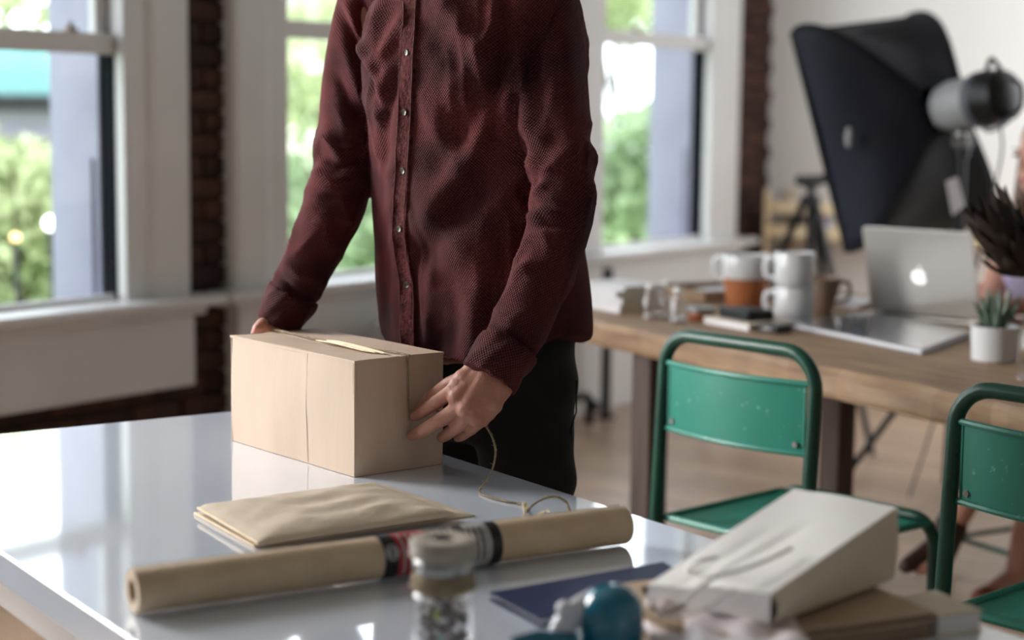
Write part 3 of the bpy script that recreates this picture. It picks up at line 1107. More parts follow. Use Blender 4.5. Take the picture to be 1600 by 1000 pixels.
# pale wooden shelf against the right wall with a few books
fx = 7.74
y0 = P(1194, 330, X=fx)[1]
sh = empty('slatted_shelf', (7.87, y0 - 0.62, 0), 0, 'low pale wooden shelf against the white wall behind the tripod', 'shelf')
zs = [P(1250, y, X=fx)[2] for y in (303, 325, 363)]
sog = (7.87, y0 - 0.62, 0)
for k, z in enumerate((0.06, 0.30, zs[2], zs[1])):
    hgt = 0.062
    MB().span(np.array([fx, y0 - 1.24, z - hgt / 2]), np.array([fx + 0.02, y0, z + hgt / 2])).build('slat', M_palewood, sh, smooth=False, bevel=0.003, org=sog)
    MB().span(np.array([fx + 0.02, y0 - 1.24, z - hgt / 2]), np.array([8.01, y0, z - hgt / 2 + 0.014])).build('shelf_board', M_palewood, sh, smooth=False, org=sog)
for yy in (y0 - 0.02, y0 - 1.22):
    for xx in (fx - 0.012, 7.99):
        MB().box((xx, yy, (zs[0] + 0.02) / 2), (0.016, 0.022, zs[0] + 0.02)).build('post', M_palewood, sh, smooth=False, bevel=0.002, org=sog)
bk_cols = [('#b04a42', 'red spined book'), ('#c6cbe6', 'pale blue spined book'), ('#e6d6b8', 'cream spined book'), ('#54607a', 'slate spined book')]
yy = P(1286, 350, X=7.80)[1]
for k, (c, nm) in enumerate(bk_cols):
    zb_ = zs[2] - 0.031 + 0.014
    mm = mat('shelf_book_%d' % k, c, rough=0.6)
    b_ = empty('shelf_book', (7.88, yy - k * 0.034, zb_), 0, nm + ' standing on the pale wooden shelf', 'book', 'books on the pale shelf')
    hh = 0.105 - 0.008 * (k % 3)
    MB().box((0, 0, hh / 2), (0.16, 0.026, hh - 0.004)).build('pages', M_paper, b_, smooth=False)
    cv = MB().box((-0.083, 0, hh / 2), (0.004, 0.032, hh)).box((0, 0.0145, hh / 2), (0.164, 0.003, hh)).box((0, -0.0145, hh / 2), (0.164, 0.003, hh))
    cv.build('cover', mm, b_, smooth=False)
# ------------------------------------------------------------------ the man packing the box
FA = math.radians(179.0)
fw = np.array([math.cos(FA), math.sin(FA), 0])
lf = np.array([-math.sin(FA), math.cos(FA), 0])
mc = np.array([2.42, 1.825, 0.0])
up = np.array([0, 0, 1.0])


def bodyp(l, f, z):
    return mc + lf * l + fw * f + up * z


def interp(tab, z):
    zs_ = [t[0] for t in tab]
    return [np.interp(z, zs_, [t[k] for t in tab]) for k in range(1, len(tab[0]))]


TORSO = [  # z, half width, half depth, forward shift, lateral shift
    (0.86, 0.197, 0.144, 0.002, 0.0), (0.95, 0.198, 0.145, 0.005, 0.0), (1.08, 0.196, 0.142, 0.016, 0.0),
    (1.20, 0.200, 0.140, 0.028, 0.0), (1.34, 0.210, 0.142, 0.040, 0.0), (1.44, 0.212, 0.138, 0.042, 0.0),
    (1.51, 0.198, 0.124, 0.038, 0.0), (1.57, 0.155, 0.100, 0.034, 0.0), (1.605, 0.095, 0.080, 0.034, 0.0),
    (1.625, 0.072, 0.074, 0.036, 0.0)]


def hem(q):
    # shirt tail: lower in front and at the back, higher over the hips
    return 0.888 + 0.055 * abs(math.sin(q)) ** 2.2


NT = 72
rings = []
levels = np.linspace(0, 1, 34)
for t in levels:
    ring = []
    for q in np.linspace(0, 2 * math.pi, NT, endpoint=False):
        z = hem(q) * (1 - t) + 1.625 * t
        a, b, cf_, cl_ = interp(TORSO, z)
        c, s = math.cos(q), math.sin(q)
        e = 2.35
        rr = (abs(c) ** e + abs(s) ** e) ** (-1 / e)
        ring.append(bodyp(a * s * rr + cl_, b * c * rr + cf_, z))
    rings.append(ring)

ARM_L = [(832, -30, 2.90, 66), (852, 60, 2.87, 63), (868, 200, 2.815, 56), (880, 300, 2.775, 53),
         (866, 378, 2.745, 51), (838, 452, 2.72, 49), (802, 528, 2.695, 46), (764, 590, 2.675, 43)]
ARM_R = [(598, -30, 3.135, 62), (570, 75, 3.115, 55), (544, 200, 3.095, 48), (533, 280, 3.08, 51),
         (510, 350, 3.075, 48), (482, 412, 3.075, 43), (457, 462, 3.08, 38), (436, 503, 3.09, 34)]


def armpath(a, n=60):
    pts = bez([P(x, y, d=d) for x, y, d, r in a], n)
    rs = np.interp(np.linspace(0, len(a) - 1, n + 1), range(len(a)), [r * d / FPX for x, y, d, r in a])
    return np.array(pts), rs


pL, rL = armpath(ARM_L)
pR, rR = armpath(ARM_R)
sm = MB().loft(rings)
for pts, rs in ((pL, rL), (pR, rR)):
    sm.tube(list(pts), list(rs), 28)
shirt_me = remesh(sm, 0.0058, 8, 0.5)
V = verts(shirt_me)
NRM = normals(shirt_me)


def arm_param(V, pts, rs):
    d = np.full(len(V), 9.0)
    idx = np.zeros(len(V), int)
    for i in range(len(pts)):
        q = np.linalg.norm(V - pts[i], axis=1) / rs[i]
        m_ = q < d
        d[m_] = q[m_]
        idx[m_] = i
    t = np.gradient(pts, axis=0)
    t /= np.linalg.norm(t, axis=1)[:, None]
    ref = np.cross(t, fw)
    ref /= np.linalg.norm(ref, axis=1)[:, None]
    bi = np.cross(t, ref)
    rel = V - pts[idx]
    ang = np.arctan2((rel * bi[idx]).sum(1), (rel * ref[idx]).sum(1))
    seg = np.concatenate([[0], np.cumsum(np.linalg.norm(np.diff(pts, axis=0), axis=1))])
    s = seg[idx] + (rel * t[idx]).sum(1)
    return d, s, ang, seg[-1]


def pix(V):
    R = V - EYE
    dep = R @ CF
    return CXP + FPX * (R @ CR) / dep, CYP - FPX * (R @ CU) / dep


def smooth01(x):
    x = np.clip(x, 0, 1)
    return x * x * (3 - 2 * x)


def ridge(x):
    return 1 - 2 * np.abs(np.sin(x)) ** 0.8


dL, sL, aL, LL = arm_param(V, pL, rL)
dR, sR, aR, LR = arm_param(V, pR, rR)
rel = V - mc
lat, frt, zz = rel @ lf, rel @ fw, rel[:, 2]
tors_r = []
tw, td, tfw, _tl = [np.interp(zz, [t[0] for t in TORSO], [t[k] for t in TORSO]) for k in (1, 2, 3, 4)]
dT = np.sqrt((lat / tw) ** 2 + ((frt - tfw) / td) ** 2)
wL = smooth01((dT - dL) / 0.35 + 0.5) * (sL > 0.02)
wR = smooth01((dT - dR) / 0.35 + 0.5) * (sR > 0.02)
wT = np.clip(1 - np.maximum(wL, wR), 0, 1)
disp = np.zeros(len(V))
px, py = pix(V)
# sleeves: crumples that wind round the arm, deepest at the crook of the elbow
for (w, s, a, L, ph, el, sgn) in ((wL, sL, aL, LL, 0.4, 0.47, 1), (wR, sR, aR, LR, 2.1, 0.50, -1)):
    u = s / L
    wob = 0.5 * np.sin(3.1 * a + 9 * u + ph) + 0.35 * np.sin(5.3 * a - 14 * u + 2 * ph)
    coil = ridge((s / 0.034) * 1.55 + 0.9 * np.sin(a + ph) + wob)
    coil2 = ridge((s / 0.055) * 1.7 - 1.3 * np.sin(a * 1 + ph + 1.2) + 1.2 * wob + 1.0)
    env = np.exp(-((u - el) / 0.10) ** 2) * 0.0095 + np.exp(-((u - 0.74) / 0.11) ** 2) * 0.0056 + np.exp(-((u - 0.9) / 0.05) ** 2) * 0.003
    env *= smooth01((0.995 - u) / 0.05)
    patch = 0.55 + 0.45 * np.sin(2 * a + 7 * u + ph)
    disp += w * env * (0.6 * coil * patch + 0.5 * coil2 * (1.2 - patch))
    long_ = np.sin(3 * a + 2.2 * np.sin(7 * u) + ph) * np.exp(-((u - 0.22) / 0.18) ** 2) * 0.0048
    disp += w * long_
# broad loose drape over the torso
th = np.arctan2(lat, frt)
drape = (np.sin(5 * th + 4 * zz + 1.0) * 0.0035 + np.sin(8 * th - 9 * zz) * 0.0025) * smooth01((1.25 - zz) / 0.35)
drape += np.sin(16 * zz + 5 * th + 2) * 0.003 + np.sin(27 * zz - 7 * th) * 0.0016
crk = ridge(9 * th + 31 * zz + 2.5 * np.sin(6 * th - 11 * zz)) * 0.0018 + ridge(-11 * th + 24 * zz + 2 * np.sin(9 * zz)) * 0.0014
drape += crk * (0.45 + 0.55 * np.sin(5 * th + 8 * zz + 0.7))
disp += wT * drape
# named folds, laid out as polylines on the cloth: (points, width, height)
FOLDS = [
    ([(530, 15), (552, 66), (572, 108), (594, 165)], 7, -0.008), ([(541, 8), (566, 66), (588, 118), (602, 160)], 7, 0.006),
    ([(562, 0), (568, 30), (566, 58)], 11, -0.014), ([(600, 0), (582, 50), (572, 92)], 10, 0.010),
    ([(630, 20), (606, 70), (582, 108)], 9, 0.008), ([(622, 48), (604, 86)], 8, -0.008),
    ([(624, 78), (612, 130), (600, 190), (597, 250)], 11, -0.010), ([(606, 112), (594, 180), (590, 240)], 8, 0.007),
    ([(690, 5), (730, 55), (765, 100)], 16, 0.009), ([(660, 30), (700, 90), (745, 140)], 18, -0.006),
    ([(772, 0), (770, 40), (752, 80)], 9, 0.009), ([(786, 0), (786, 60), (775, 130), (770, 200)], 14, -0.012),
    ([(800, 60), (760, 140), (715, 210), (690, 260)], 24, -0.010), ([(780, 150), (735, 230), (690, 300), (665, 350)], 20, 0.008),
    ([(660, 150), (690, 215), (705, 250)], 16, 0.007), ([(800, 240), (750, 300), (700, 350), (660, 400)], 22, -0.010),
    ([(655, 300), (690, 360), (735, 400)], 18, 0.005), ([(645, 380), (690, 430), (760, 450)], 18, -0.006),
    ([(600, 330), (606, 420), (596, 520)], 12, -0.005), ([(612, 250), (604, 330), (618, 420)], 10, 0.005),
    ([(660, 420), (670, 480), (664, 550)], 14, 0.005), ([(700, 430), (712, 490), (704, 560)], 16, -0.006),
    ([(760, 400), (745, 470), (735, 540)], 18, 0.006),
    ([(840, 270), (815, 300), (836, 322)], 8, -0.007), ([(850, 285), (832, 305)], 7, 0.006),
    ([(815, 345), (845, 330), (880, 335)], 8, 0.007), ([(820, 362), (850, 350), (885, 352)], 7, -0.006),
    ([(800, 430), (830, 410), (865, 412)], 9, 0.005), ([(772, 505), (800, 520), (842, 560)], 6, -0.006),
    ([(805, 60), (818, 130), (822, 210), (835, 262)], 10, 0.007), ([(830, 40), (842, 120), (850, 200)], 14, -0.006),
    ([(880, 60), (890, 150), (895, 240)], 16, 0.004),
    ([(500, 215), (530, 235), (570, 232)], 7, 0.007), ([(496, 240), (530, 258), (575, 250)], 7, -0.007),
    ([(488, 268), (520, 282), (565, 278)], 7, 0.006), ([(482, 292), (515, 306), (560, 306)], 7, -0.006),
    ([(470, 325), (505, 335), (545, 345)], 8, 0.005), ([(520, 110), (545, 160), (570, 190)], 9, -0.006),
    ([(535, 70), (556, 130), (580, 180)], 9, 0.006), ([(435, 430), (455, 455), (488, 470)], 6, -0.006),
    ([(440, 405), (470, 432), (505, 440)], 8, 0.005)]
facing = smooth01(((EYE - V) / np.linalg.norm(EYE - V, axis=1)[:, None] * NRM).sum(1) * 2.5)
for poly, wd_, am in FOLDS:
    best = np.full(len(V), 1e9)
    tt = np.zeros(len(V))
    n_ = len(poly) - 1
    for i in range(n_):
        a, b = np.array(poly[i], float), np.array(poly[i + 1], float)
        ab = b - a
        t = np.clip(((px - a[0]) * ab[0] + (py - a[1]) * ab[1]) / (ab @ ab), 0, 1)
        dd = np.hypot(px - a[0] - t * ab[0], py - a[1] - t * ab[1])
        m_ = dd < best
        best[m_] = dd[m_]
        tt[m_] = (i + t[m_]) / n_
    disp += facing * am * 1.45 * np.exp(-(best / wd_) ** 2) * np.sin(np.pi * np.clip(0.12 + 0.76 * tt, 0, 1)) ** 0.7
setverts(shirt_me, V + NRM * disp[:, None])
# weave coordinates in metres of cloth
uvu = np.where(wL > 0.5, aL * 0.052, np.where(wR > 0.5, aR * 0.05, th * 0.19))
uvv = np.where(wL > 0.5, sL, np.where(wR > 0.5, sR, zz))
lay = shirt_me.uv_layers.new(name='weave')
li = np.empty(len(shirt_me.loops), int)
shirt_me.loops.foreach_get('vertex_index', li)
lay.data.foreach_set('uv', np.stack([uvu[li], uvv[li]], 1).ravel().astype(np.float32))

# --- body (skin): head, neck, trunk, limbs and both hands, one mesh
bm_ = MB()
hc_ = bodyp(0.0, 0.075, 1.805)
bm_.ellip(hc_ + up * 0.03, (0.095, 0.078, 0.105), None, 24, 16)
bm_.ellip(hc_ + fw * 0.035 - up * 0.045, (0.062, 0.058, 0.075), None, 20, 12)
bm_.ellip(hc_ + fw * 0.098 - up * 0.018, (0.018, 0.014, 0.026))
bm_.ellip(hc_ + fw * 0.085 - up * 0.070, (0.012, 0.026, 0.009))
for s in (-1, 1):
    bm_.ellip(hc_ + lf * s * 0.078 - up * 0.01, (0.022, 0.010, 0.032))
    bm_.ellip(hc_ + lf * s * 0.032 + fw * 0.082 + up * 0.022, (0.012, 0.02, 0.008))
bm_.capsule(bodyp(0, 0.036, 1.56), bodyp(0, 0.055, 1.72), 0.062, 0.058)
core = []
for z in np.linspace(0.88, 1.53, 14):
    a, b, cf_, cl_ = interp(TORSO, z)
    core.append([bodyp((a - 0.03) * math.sin(q) + cl_, (b - 0.03) * math.cos(q) + cf_, z) for q in np.linspace(0, 2 * math.pi, 28, endpoint=False)])
bm_.loft(core)
for s in (-1, 1):
    bm_.capsule(bodyp(s * 0.10, 0.0, 0.88), bodyp(s * 0.10, 0.0, 0.48), 0.072, 0.050)
    bm_.capsule(bodyp(s * 0.10, 0.0, 0.48), bodyp(s * 0.11, -0.02, 0.08), 0.050, 0.036)
    bm_.capsule(bodyp(s * 0.11, -0.04, 0.045), bodyp(s * 0.125, 0.14, 0.035), 0.034, 0.028)
for pts, rs in ((pL, rL), (pR, rR)):
    bm_.tube(list(pts[2:-2]), list(np.maximum(rs[2:-2] - 0.016, 0.022)), 16)
body_me = remesh(bm_, 0.0085, 3)


def hand(wr, mcp, fingers, thumb, rfin=0.0112, wrist_r=0.020):
    """wr: two wrist points (thumb side, little-finger side); mcp: 4 knuckles; fingers: 4 chains; thumb: chain"""
    m = MB()
    wa, wb = P(*wr[0][:2], d=wr[0][2]), P(*wr[1][:2], d=wr[1][2])
    K = [P(x, y, d=d) for x, y, d in mcp]
    for i, k in enumerate(K):
        w_ = wa * (1 - i / 3) + wb * (i / 3)
        m.capsule(w_, k, wrist_r, 0.0125 - 0.0008 * i, 14, 5)
    for i in range(3):
        m.capsule(K[i], K[i + 1], 0.0130, 0.0125, 12, 4)
        mid = (wa * (1 - i / 3) + wb * (i / 3) + K[i]) / 2
        mid2 = (wa * (1 - (i + 1) / 3) + wb * ((i + 1) / 3) + K[i + 1]) / 2
        m.capsule(mid, mid2, 0.0195, 0.019, 12, 4)
        m.capsule(mid * 0.5 + K[i] * 0.5, mid2 * 0.5 + K[i + 1] * 0.5, 0.0165, 0.016, 12, 4)
    wc, kc = (wa + wb) / 2, (K[1] + K[2]) / 2
    m.capsule(wc, kc, 0.027, 0.0185, 16, 5)
    m.capsule(wa * 0.7 + wb * 0.3, K[0] * 0.5 + K[1] * 0.5, 0.023, 0.0165, 16, 5)
    m.capsule(wa * 0.25 + wb * 0.75, K[2] * 0.4 + K[3] * 0.6, 0.023, 0.0160, 16, 5)
    for i, ch in enumerate(fingers):
        q = [K[i]] + [P(x, y, d=d) for x, y, d in ch]
        r0 = rfin * (1.0, 1.03, 0.97, 0.85)[i]
        rr = [r0 * 1.12, r0 * 1.0, r0 * 0.92, r0 * 0.80]
        for j in range(3):
            m.capsule(q[j], q[j + 1], rr[j], rr[j + 1], 14, 5)
        m.ellip(q[1], (r0 * 1.08,) * 3)
    q = [P(x, y, d=d) for x, y, d in thumb]
    rr = [0.019, 0.0145, 0.0125, 0.0098]
    for j in range(len(q) - 1):
        m.capsule(q[j], q[j + 1], rr[j], rr[j + 1], 14, 5)
    return m


hl_ = hand([(744, 578, 2.685), (782, 606, 2.668)],
           [(707, 611, 2.672), (723, 631, 2.658), (738, 646, 2.655), (753, 656, 2.662)],
           [[(681, 629, 2.700), (660, 643, 2.738), (649, 650, 2.768)],
            [(690, 655, 2.685), (660, 673, 2.728), (644, 681, 2.766)],
            [(713, 668, 2.690), (697, 680, 2.735), (690, 684, 2.782)],
            [(736, 671, 2.695), (722, 681, 2.735), (715, 684, 2.780)]],
           [(735, 592, 2.700), (703, 602, 2.715), (674, 622, 2.745), (656, 640, 2.776)])
hl_.capsule(P(764, 590, d=2.677), P(795, 540, d=2.70), 0.027, 0.030)
hand_l = remesh(hl_, 0.0021, 12, 0.5)
hr_ = hand([(420, 506, 3.10), (446, 508, 3.13)],
           [(404, 532, 3.09), (416, 540, 3.125), (430, 545, 3.15), (444, 546, 3.17)],
           [[(398, 560, 3.075), (394, 585, 3.07), (392, 600, 3.07)], [(408, 575, 3.10), (404, 600, 3.09), (402, 615, 3.09)],
            [(424, 575, 3.13), (420, 600, 3.12), (418, 612, 3.12)], [(438, 570, 3.15), (434, 590, 3.14), (432, 600, 3.14)]],
           [(424, 507, 3.09), (412, 508, 3.06), (405, 513, 3.055), (398, 527, 3.06)])
hr_.capsule(P(434, 507, d=3.10), P(452, 470, d=3.09), 0.022, 0.025)
hand_r = remesh(hr_, 0.003, 6, 0.5)
bb = bmesh.new()
for me in (body_me, hand_l, hand_r):
    bb.from_mesh(me)
man_me = bpy.data.meshes.new('person')
bb.to_mesh(man_me)
bb.free()
morg = (mc[0], mc[1], 0.0)


def rebase(me, org):
    setverts(me, verts(me) - np.array(org))


rebase(man_me, morg)
man = link('person', man_me, M_skin, None, True)
man.location = morg
tag(man, 'man in burgundy waffle shirt and black trousers tying a box', 'person')
BV = BVHTree.FromPolygons([v.co[:] for v in shirt_me.vertices], [tuple(p.vertices) for p in shirt_me.polygons])
rebase(shirt_me, morg)
shirt = link('shirt', shirt_me, M_shirt, man, True)
shirt['label'] = 'burgundy waffle weave shirt'


def cast(x, y):
    d = Vector(CF * FPX + CR * (x - CXP) - CU * (y - CYP)).normalized()
    h, n, i, _ = BV.ray_cast(Vector(EYE), d)
    return (np.array(h), np.array(n)) if h is not None else (None, None)


# button placket laid on the cloth
PLK = [(0, 643), (40, 641), (90, 638), (140, 636), (190, 634), (240, 631), (290, 628), (340, 625), (370, 625), (400, 629), (440, 636), (480, 638), (520, 638), (556, 639)]
pl_rows = []
for y in np.linspace(-20, 556, 110):
    xc = np.interp(y, [a for a, _ in PLK], [b for _, b in PLK])
    row = []
    for k, o_ in enumerate((-13, -11, -9, -5, 0, 5, 9, 11, 13)):
        h, n = cast(xc + o_, y)
        if h is None:
            row = None
            break
        bump = (-0.001, 0.004, 0.0044, 0.0032, 0.0030, 0.0032, 0.0044, 0.004, -0.001)[k]
        row.append((h, n, bump))
    if row:
        nm = sum(q[1] for q in row)
        nm /= np.linalg.norm(nm)
        pl_rows.append([q[0] + nm * (q[2] + 0.0004 * math.sin(y * 1.1)) for q in row])
pm = MB()
nc = 9
pm.v = [tuple(p) for r in pl_rows for p in r]
pm.f = [(i * nc + j, i * nc + j + 1, (i + 1) * nc + j + 1, (i + 1) * nc + j) for i in range(len(pl_rows) - 1) for j in range(nc - 1)]
pk = pm.build('placket', M_shirtplain, shirt, org=morg)
pk['label'] = 'stitched button placket'
for s in (-9.5, 9.5):
    st_ = []
    for y in np.linspace(-20, 550, 90):
        xc = np.interp(y, [a for a, _ in PLK], [b for _, b in PLK])
        h, n = cast(xc + s, y)
        if h is not None:
            st_.append(h + n * 0.0046)
    MB().tube(st_, 0.0008, 6).build('seam_stitching', M_stitch, pk, org=morg)
for (x, y) in ((638, 82), (634, 175), (632, 266), (626, 357), (637, 445)):
    h, n = cast(x, y)
    n = sum(cast(x + a, y + b)[1] for a in (-8, 0, 8) for b in (-8, 0, 8))
    n /= np.linalg.norm(n)
    Rb = Vector(n).to_track_quat('Z', 'Y').to_matrix()
    bt = MB().lathe([(0.0001, 0.0), (0.0056, 0.0), (0.0058, 0.0012), (0.0052, 0.0022), (0.0042, 0.0016), (0.0001, 0.0014)], 20)
    bt.v = [tuple(np.array(Rb @ Vector(p)) + h + n * 0.0034) for p in bt.v]
    bo = bt.build('button', M_button, shirt, org=morg)
    th_ = MB()
    th_.box((0, 0.0012, 0.0016), (0.0034, 0.0008, 0.0008)).box((0, -0.0012, 0.0016), (0.0034, 0.0008, 0.0008))
    th_.v = [tuple(np.array(Rb @ Vector(p)) + h + n * 0.0036) for p in th_.v]
    th_.build('thread', M_dark, bo, smooth=False, org=morg)
    # button hole slit
# cuffs
for pts, rs, sd_ in ((pL, rL, 1), (pR, rR, -1)):
    seg = np.concatenate([[0], np.cumsum(np.linalg.norm(np.diff(pts, axis=0), axis=1))])
    tot = seg[-1]
    ss = np.linspace(tot - 0.062, tot + 0.004, 9)
    cp = [np.array([np.interp(s, seg, pts[:, k]) for k in range(3)]) for s in ss]
    cp[-1] = cp[-2] + (cp[-2] - cp[-3])
    cr = np.interp(ss, seg, rs) + 0.0035
    cr = list(cr * np.array([0.985, 1.02, 1.03, 1.02, 1.01, 1.0, 1.0, 1.0, 0.985]))
    ct = MB().tube(cp + [cp[-1] + (cp[-2] - cp[-1]) * 0.5], cr + [cr[-1] - 0.006], 36)
    c_me = remesh(ct, 0.004, 2)
    vv_ = verts(c_me)
    nn_ = normals(c_me)
    vv_ = vv_ + nn_ * (0.0016 * np.sin(vv_ @ np.array([140, 60, 90.0])) + 0.001 * np.sin(vv_ @ np.array([-80, 150, 210.0])))[:, None]
    setverts(c_me, vv_)
    u_ = c_me.uv_layers.new(name='weave')
    dd_, s2, a2, _ = arm_param(vv_, pts, rs)
    li = np.empty(len(c_me.loops), int)
    c_me.loops.foreach_get('vertex_index', li)
    u_.data.foreach_set('uv', np.stack([a2[li] * 0.045, s2[li]], 1).ravel().astype(np.float32))
    rebase(c_me, morg)
    link('cuff', c_me, M_shirt, shirt, True)
# collar
cl_r = []
for z, r in ((1.605, 0.078), (1.635, 0.074), (1.66, 0.072), (1.645, 0.082), (1.615, 0.092)):
    cl_r.append([bodyp(r * math.sin(q), 0.036 + r * math.cos(q) * 1.02, z - 0.012 * math.cos(q)) for q in np.linspace(0, 2 * math.pi, 30, endpoint=False)])
MB().loft(cl_r, False).build('collar', M_shirtplain, shirt, org=morg)
# trousers
tm = MB()
hip = []
for z, a, b in ((0.74, 0.155, 0.10), (0.80, 0.178, 0.118), (0.90, 0.182, 0.122), (0.99, 0.168, 0.115)):
    hip.append([bodyp(a * math.sin(q), b * math.cos(q) - 0.005, z) for q in np.linspace(0, 2 * math.pi, 32, endpoint=False)])
tm.loft(hip)
for s in (-1, 1):
    tm.tube([bodyp(s * 0.088, 0, 0.84), bodyp(s * 0.098, 0.0, 0.66), bodyp(s * 0.102, 0.0, 0.48), bodyp(s * 0.108, -0.015, 0.25), bodyp(s * 0.11, -0.02, 0.06)],
            [0.092, 0.085, 0.068, 0.062, 0.058], 24)
t_me = remesh(tm, 0.008, 6)
tv, tn = verts(t_me), normals(t_me)
setverts(t_me, tv + tn * (0.003 * np.sin(tv @ np.array([18, 25, 42.0])) + 0.002 * np.sin(tv @ np.array([-30, 40, 70.0])))[:, None])
rebase(t_me, morg)
tr_ = link('trousers', t_me, M_trouser, man, True)
tr_['label'] = 'black jeans'
MB().tube([bodyp(0.178, -0.02, z) + lf * 0.01 * (z > 0.78) for z in np.linspace(0.55, 0.86, 12)], 0.0015, 6).build('side_seam', M_blackcloth, tr_, org=morg)
for s in (-1, 1):
    so = MB()
    so.capsule(bodyp(s * 0.11, -0.055, 0.05), bodyp(s * 0.13, 0.16, 0.042), 0.046, 0.040)
    s_me = remesh(so, 0.008, 3)
    sv = verts(s_me)
    sv[:, 2] = np.maximum(sv[:, 2], 0.0)
    setverts(s_me, sv)
    rebase(s_me, morg)
    link('shoe', s_me, M_boot, man, True)
hm = MB().ellip(hc_ + up * 0.052 - fw * 0.014, (0.104, 0.087, 0.098), None, 24, 14)
h_me = remesh(hm, 0.008, 2)
hv = verts(h_me)
k_ = (hv - hc_) @ fw
hv[:, 2] = np.where((k_ > 0.03), np.maximum(hv[:, 2], hc_[2] + 0.085), np.maximum(hv[:, 2], hc_[2] - 0.03))
setverts(h_me, hv)
rebase(h_me, morg)
link('hair', h_me, M_hairdk, man, True)

# ------------------------------------------------------------------ the woman seated across the wooden table
wo = np.array([*wf(3.96, 3.40, 0)[:2], 0.0])
w = MB()
WD = 5.02
head = P(1634, 245, d=WD)
w.ellip(head + up * 0.02, (0.088, 0.074, 0.10), None, 20, 14)
fdir = -wX
w.ellip(head + fdir * 0.03 - up * 0.05, (0.058, 0.054, 0.068), None, 18, 12)
w.ellip(head + fdir * 0.090 - up * 0.02, (0.014, 0.011, 0.020))
w.ellip(head + fdir * 0.080 - up * 0.065, (0.010, 0.022, 0.008))
for s in (-1, 1):
    w.ellip(head + wY * s * 0.03 + fdir * 0.076 + up * 0.012, (0.010, 0.017, 0.007))
neck = P(1640, 330, d=WD + 0.02)
w.capsule(neck, head - up * 0.04, 0.046, 0.044)
pel = wo + up * 0.605
chest = neck - up * 0.17
w.capsule(pel, chest, 0.125, 0.115, 20, 6)
shR, shL = chest + wY * 0.15 + up * 0.09, chest - wY * 0.15 + up * 0.09
w.capsule(shR, shL, 0.055, 0.055)
# near arm hangs beside the laptop, forearm on the table
elR = P(1549, 478, d=5.10)
elR[2] = max(elR[2], WZ + 0.045)
w.capsule(shR, elR, 0.045, 0.037)
hdR = wY * 0.95 + fdir * 0.3
wrR = elR + hdR * 0.19
w.capsule(elR, wrR, 0.036, 0.026)
w.capsule(wrR, wrR + hdR * 0.07, 0.026, 0.022)
for i in range(4):
    b0 = wrR + hdR * 0.08 + fdir * 0.018 * (i - 1.5)
    w.capsule(b0, b0 + hdR * 0.045 - up * 0.008, 0.0085, 0.0075)
    w.capsule(b0 + hdR * 0.045 - up * 0.008, b0 + hdR * 0.065 - up * 0.022, 0.0075, 0.0065)
w.capsule(wrR + hdR * 0.02 - fdir * 0.01, wrR + hdR * 0.06 - fdir * 0.055 - up * 0.008, 0.012, 0.008)
elL = chest - wY * 0.24 - up * 0.14 + fdir * 0.08
elL[2] = max(elL[2], WZ + 0.045)
w.capsule(shL, elL, 0.045, 0.037)
wrL = elL + fdir * 0.20 + wY * 0.10
w.capsule(elL, wrL, 0.036, 0.026)
w.capsule(wrL, wrL + fdir * 0.07 + wY * 0.03, 0.026, 0.022)
for i in range(4):
    b0 = wrL + fdir * 0.08 + wY * (0.03 + 0.018 * (i - 1.5))
    w.capsule(b0, b0 + fdir * 0.045 - up * 0.008, 0.0085, 0.0075)
w.capsule(wrL + fdir * 0.02, wrL + fdir * 0.06 + wY * 0.075 - up * 0.008, 0.012, 0.008)
# legs: one calf swings out towards the near chair, the other stands straight
kn1 = P(1565, 672, d=4.52)
an1 = P(1472, 848, d=4.58)
w.capsule(pel + wY * 0.08, kn1, 0.085, 0.058)
w.capsule(kn1, an1, 0.055, 0.034)
w.capsule(an1, P(1440, 885, d=4.55), 0.032, 0.026)
kn2 = P(1640, 672, d=4.60)
an2 = P(1588, 900, d=4.66)
an2[2] = max(an2[2], 0.07)
w.capsule(pel - wY * 0.06, kn2, 0.085, 0.058)
w.capsule(kn2, an2, 0.052, 0.033)
w.capsule(an2, an2 + fdir * 0.10 - up * 0.035, 0.032, 0.025)
w_me = remesh(w, 0.0065, 6)
rebase(w_me, wo)
wm = link('person', w_me, M_skin2, None, True)
wm.location = wo
tag(wm, 'woman with long brown hair seated behind the laptop, cut off by the right edge', 'person')
for s in (-1, 1):
    MB().ellip(head + wY * s * 0.030 + fdir * 0.0905 + up * 0.004, (0.005, 0.011, 0.0055), Rz(WA)).build('eye', M_dark, wm, org=wo)
    MB().ellip(head + wY * s * 0.031 + fdir * 0.089 + up * 0.022, (0.004, 0.015, 0.0028), Rz(WA)).build('eyebrow', M_hair, wm, org=wo)
MB().ellip(head + fdir * 0.0905 - up * 0.066, (0.006, 0.019, 0.006), Rz(WA)).build('lips', mat('lips', '#b56a66', rough=0.45), wm, org=wo)
# dress
d = MB()
d.capsule(pel, chest - up * 0.0, 0.142, 0.130, 22, 6)
d.capsule(shR * 0.93 + shL * 0.07, shL * 0.93 + shR * 0.07, 0.068, 0.068)
d.capsule(pel + wY * 0.08, kn1 * 0.8 + (pel + wY * 0.08) * 0.2, 0.102, 0.082)
d.capsule(pel - wY * 0.06, kn2 * 0.8 + (pel - wY * 0.06) * 0.2, 0.102, 0.082)
d_me = remesh(d, 0.008, 5)
rebase(d_me, wo)
link('dress', d_me, M_lilac, wm, True)
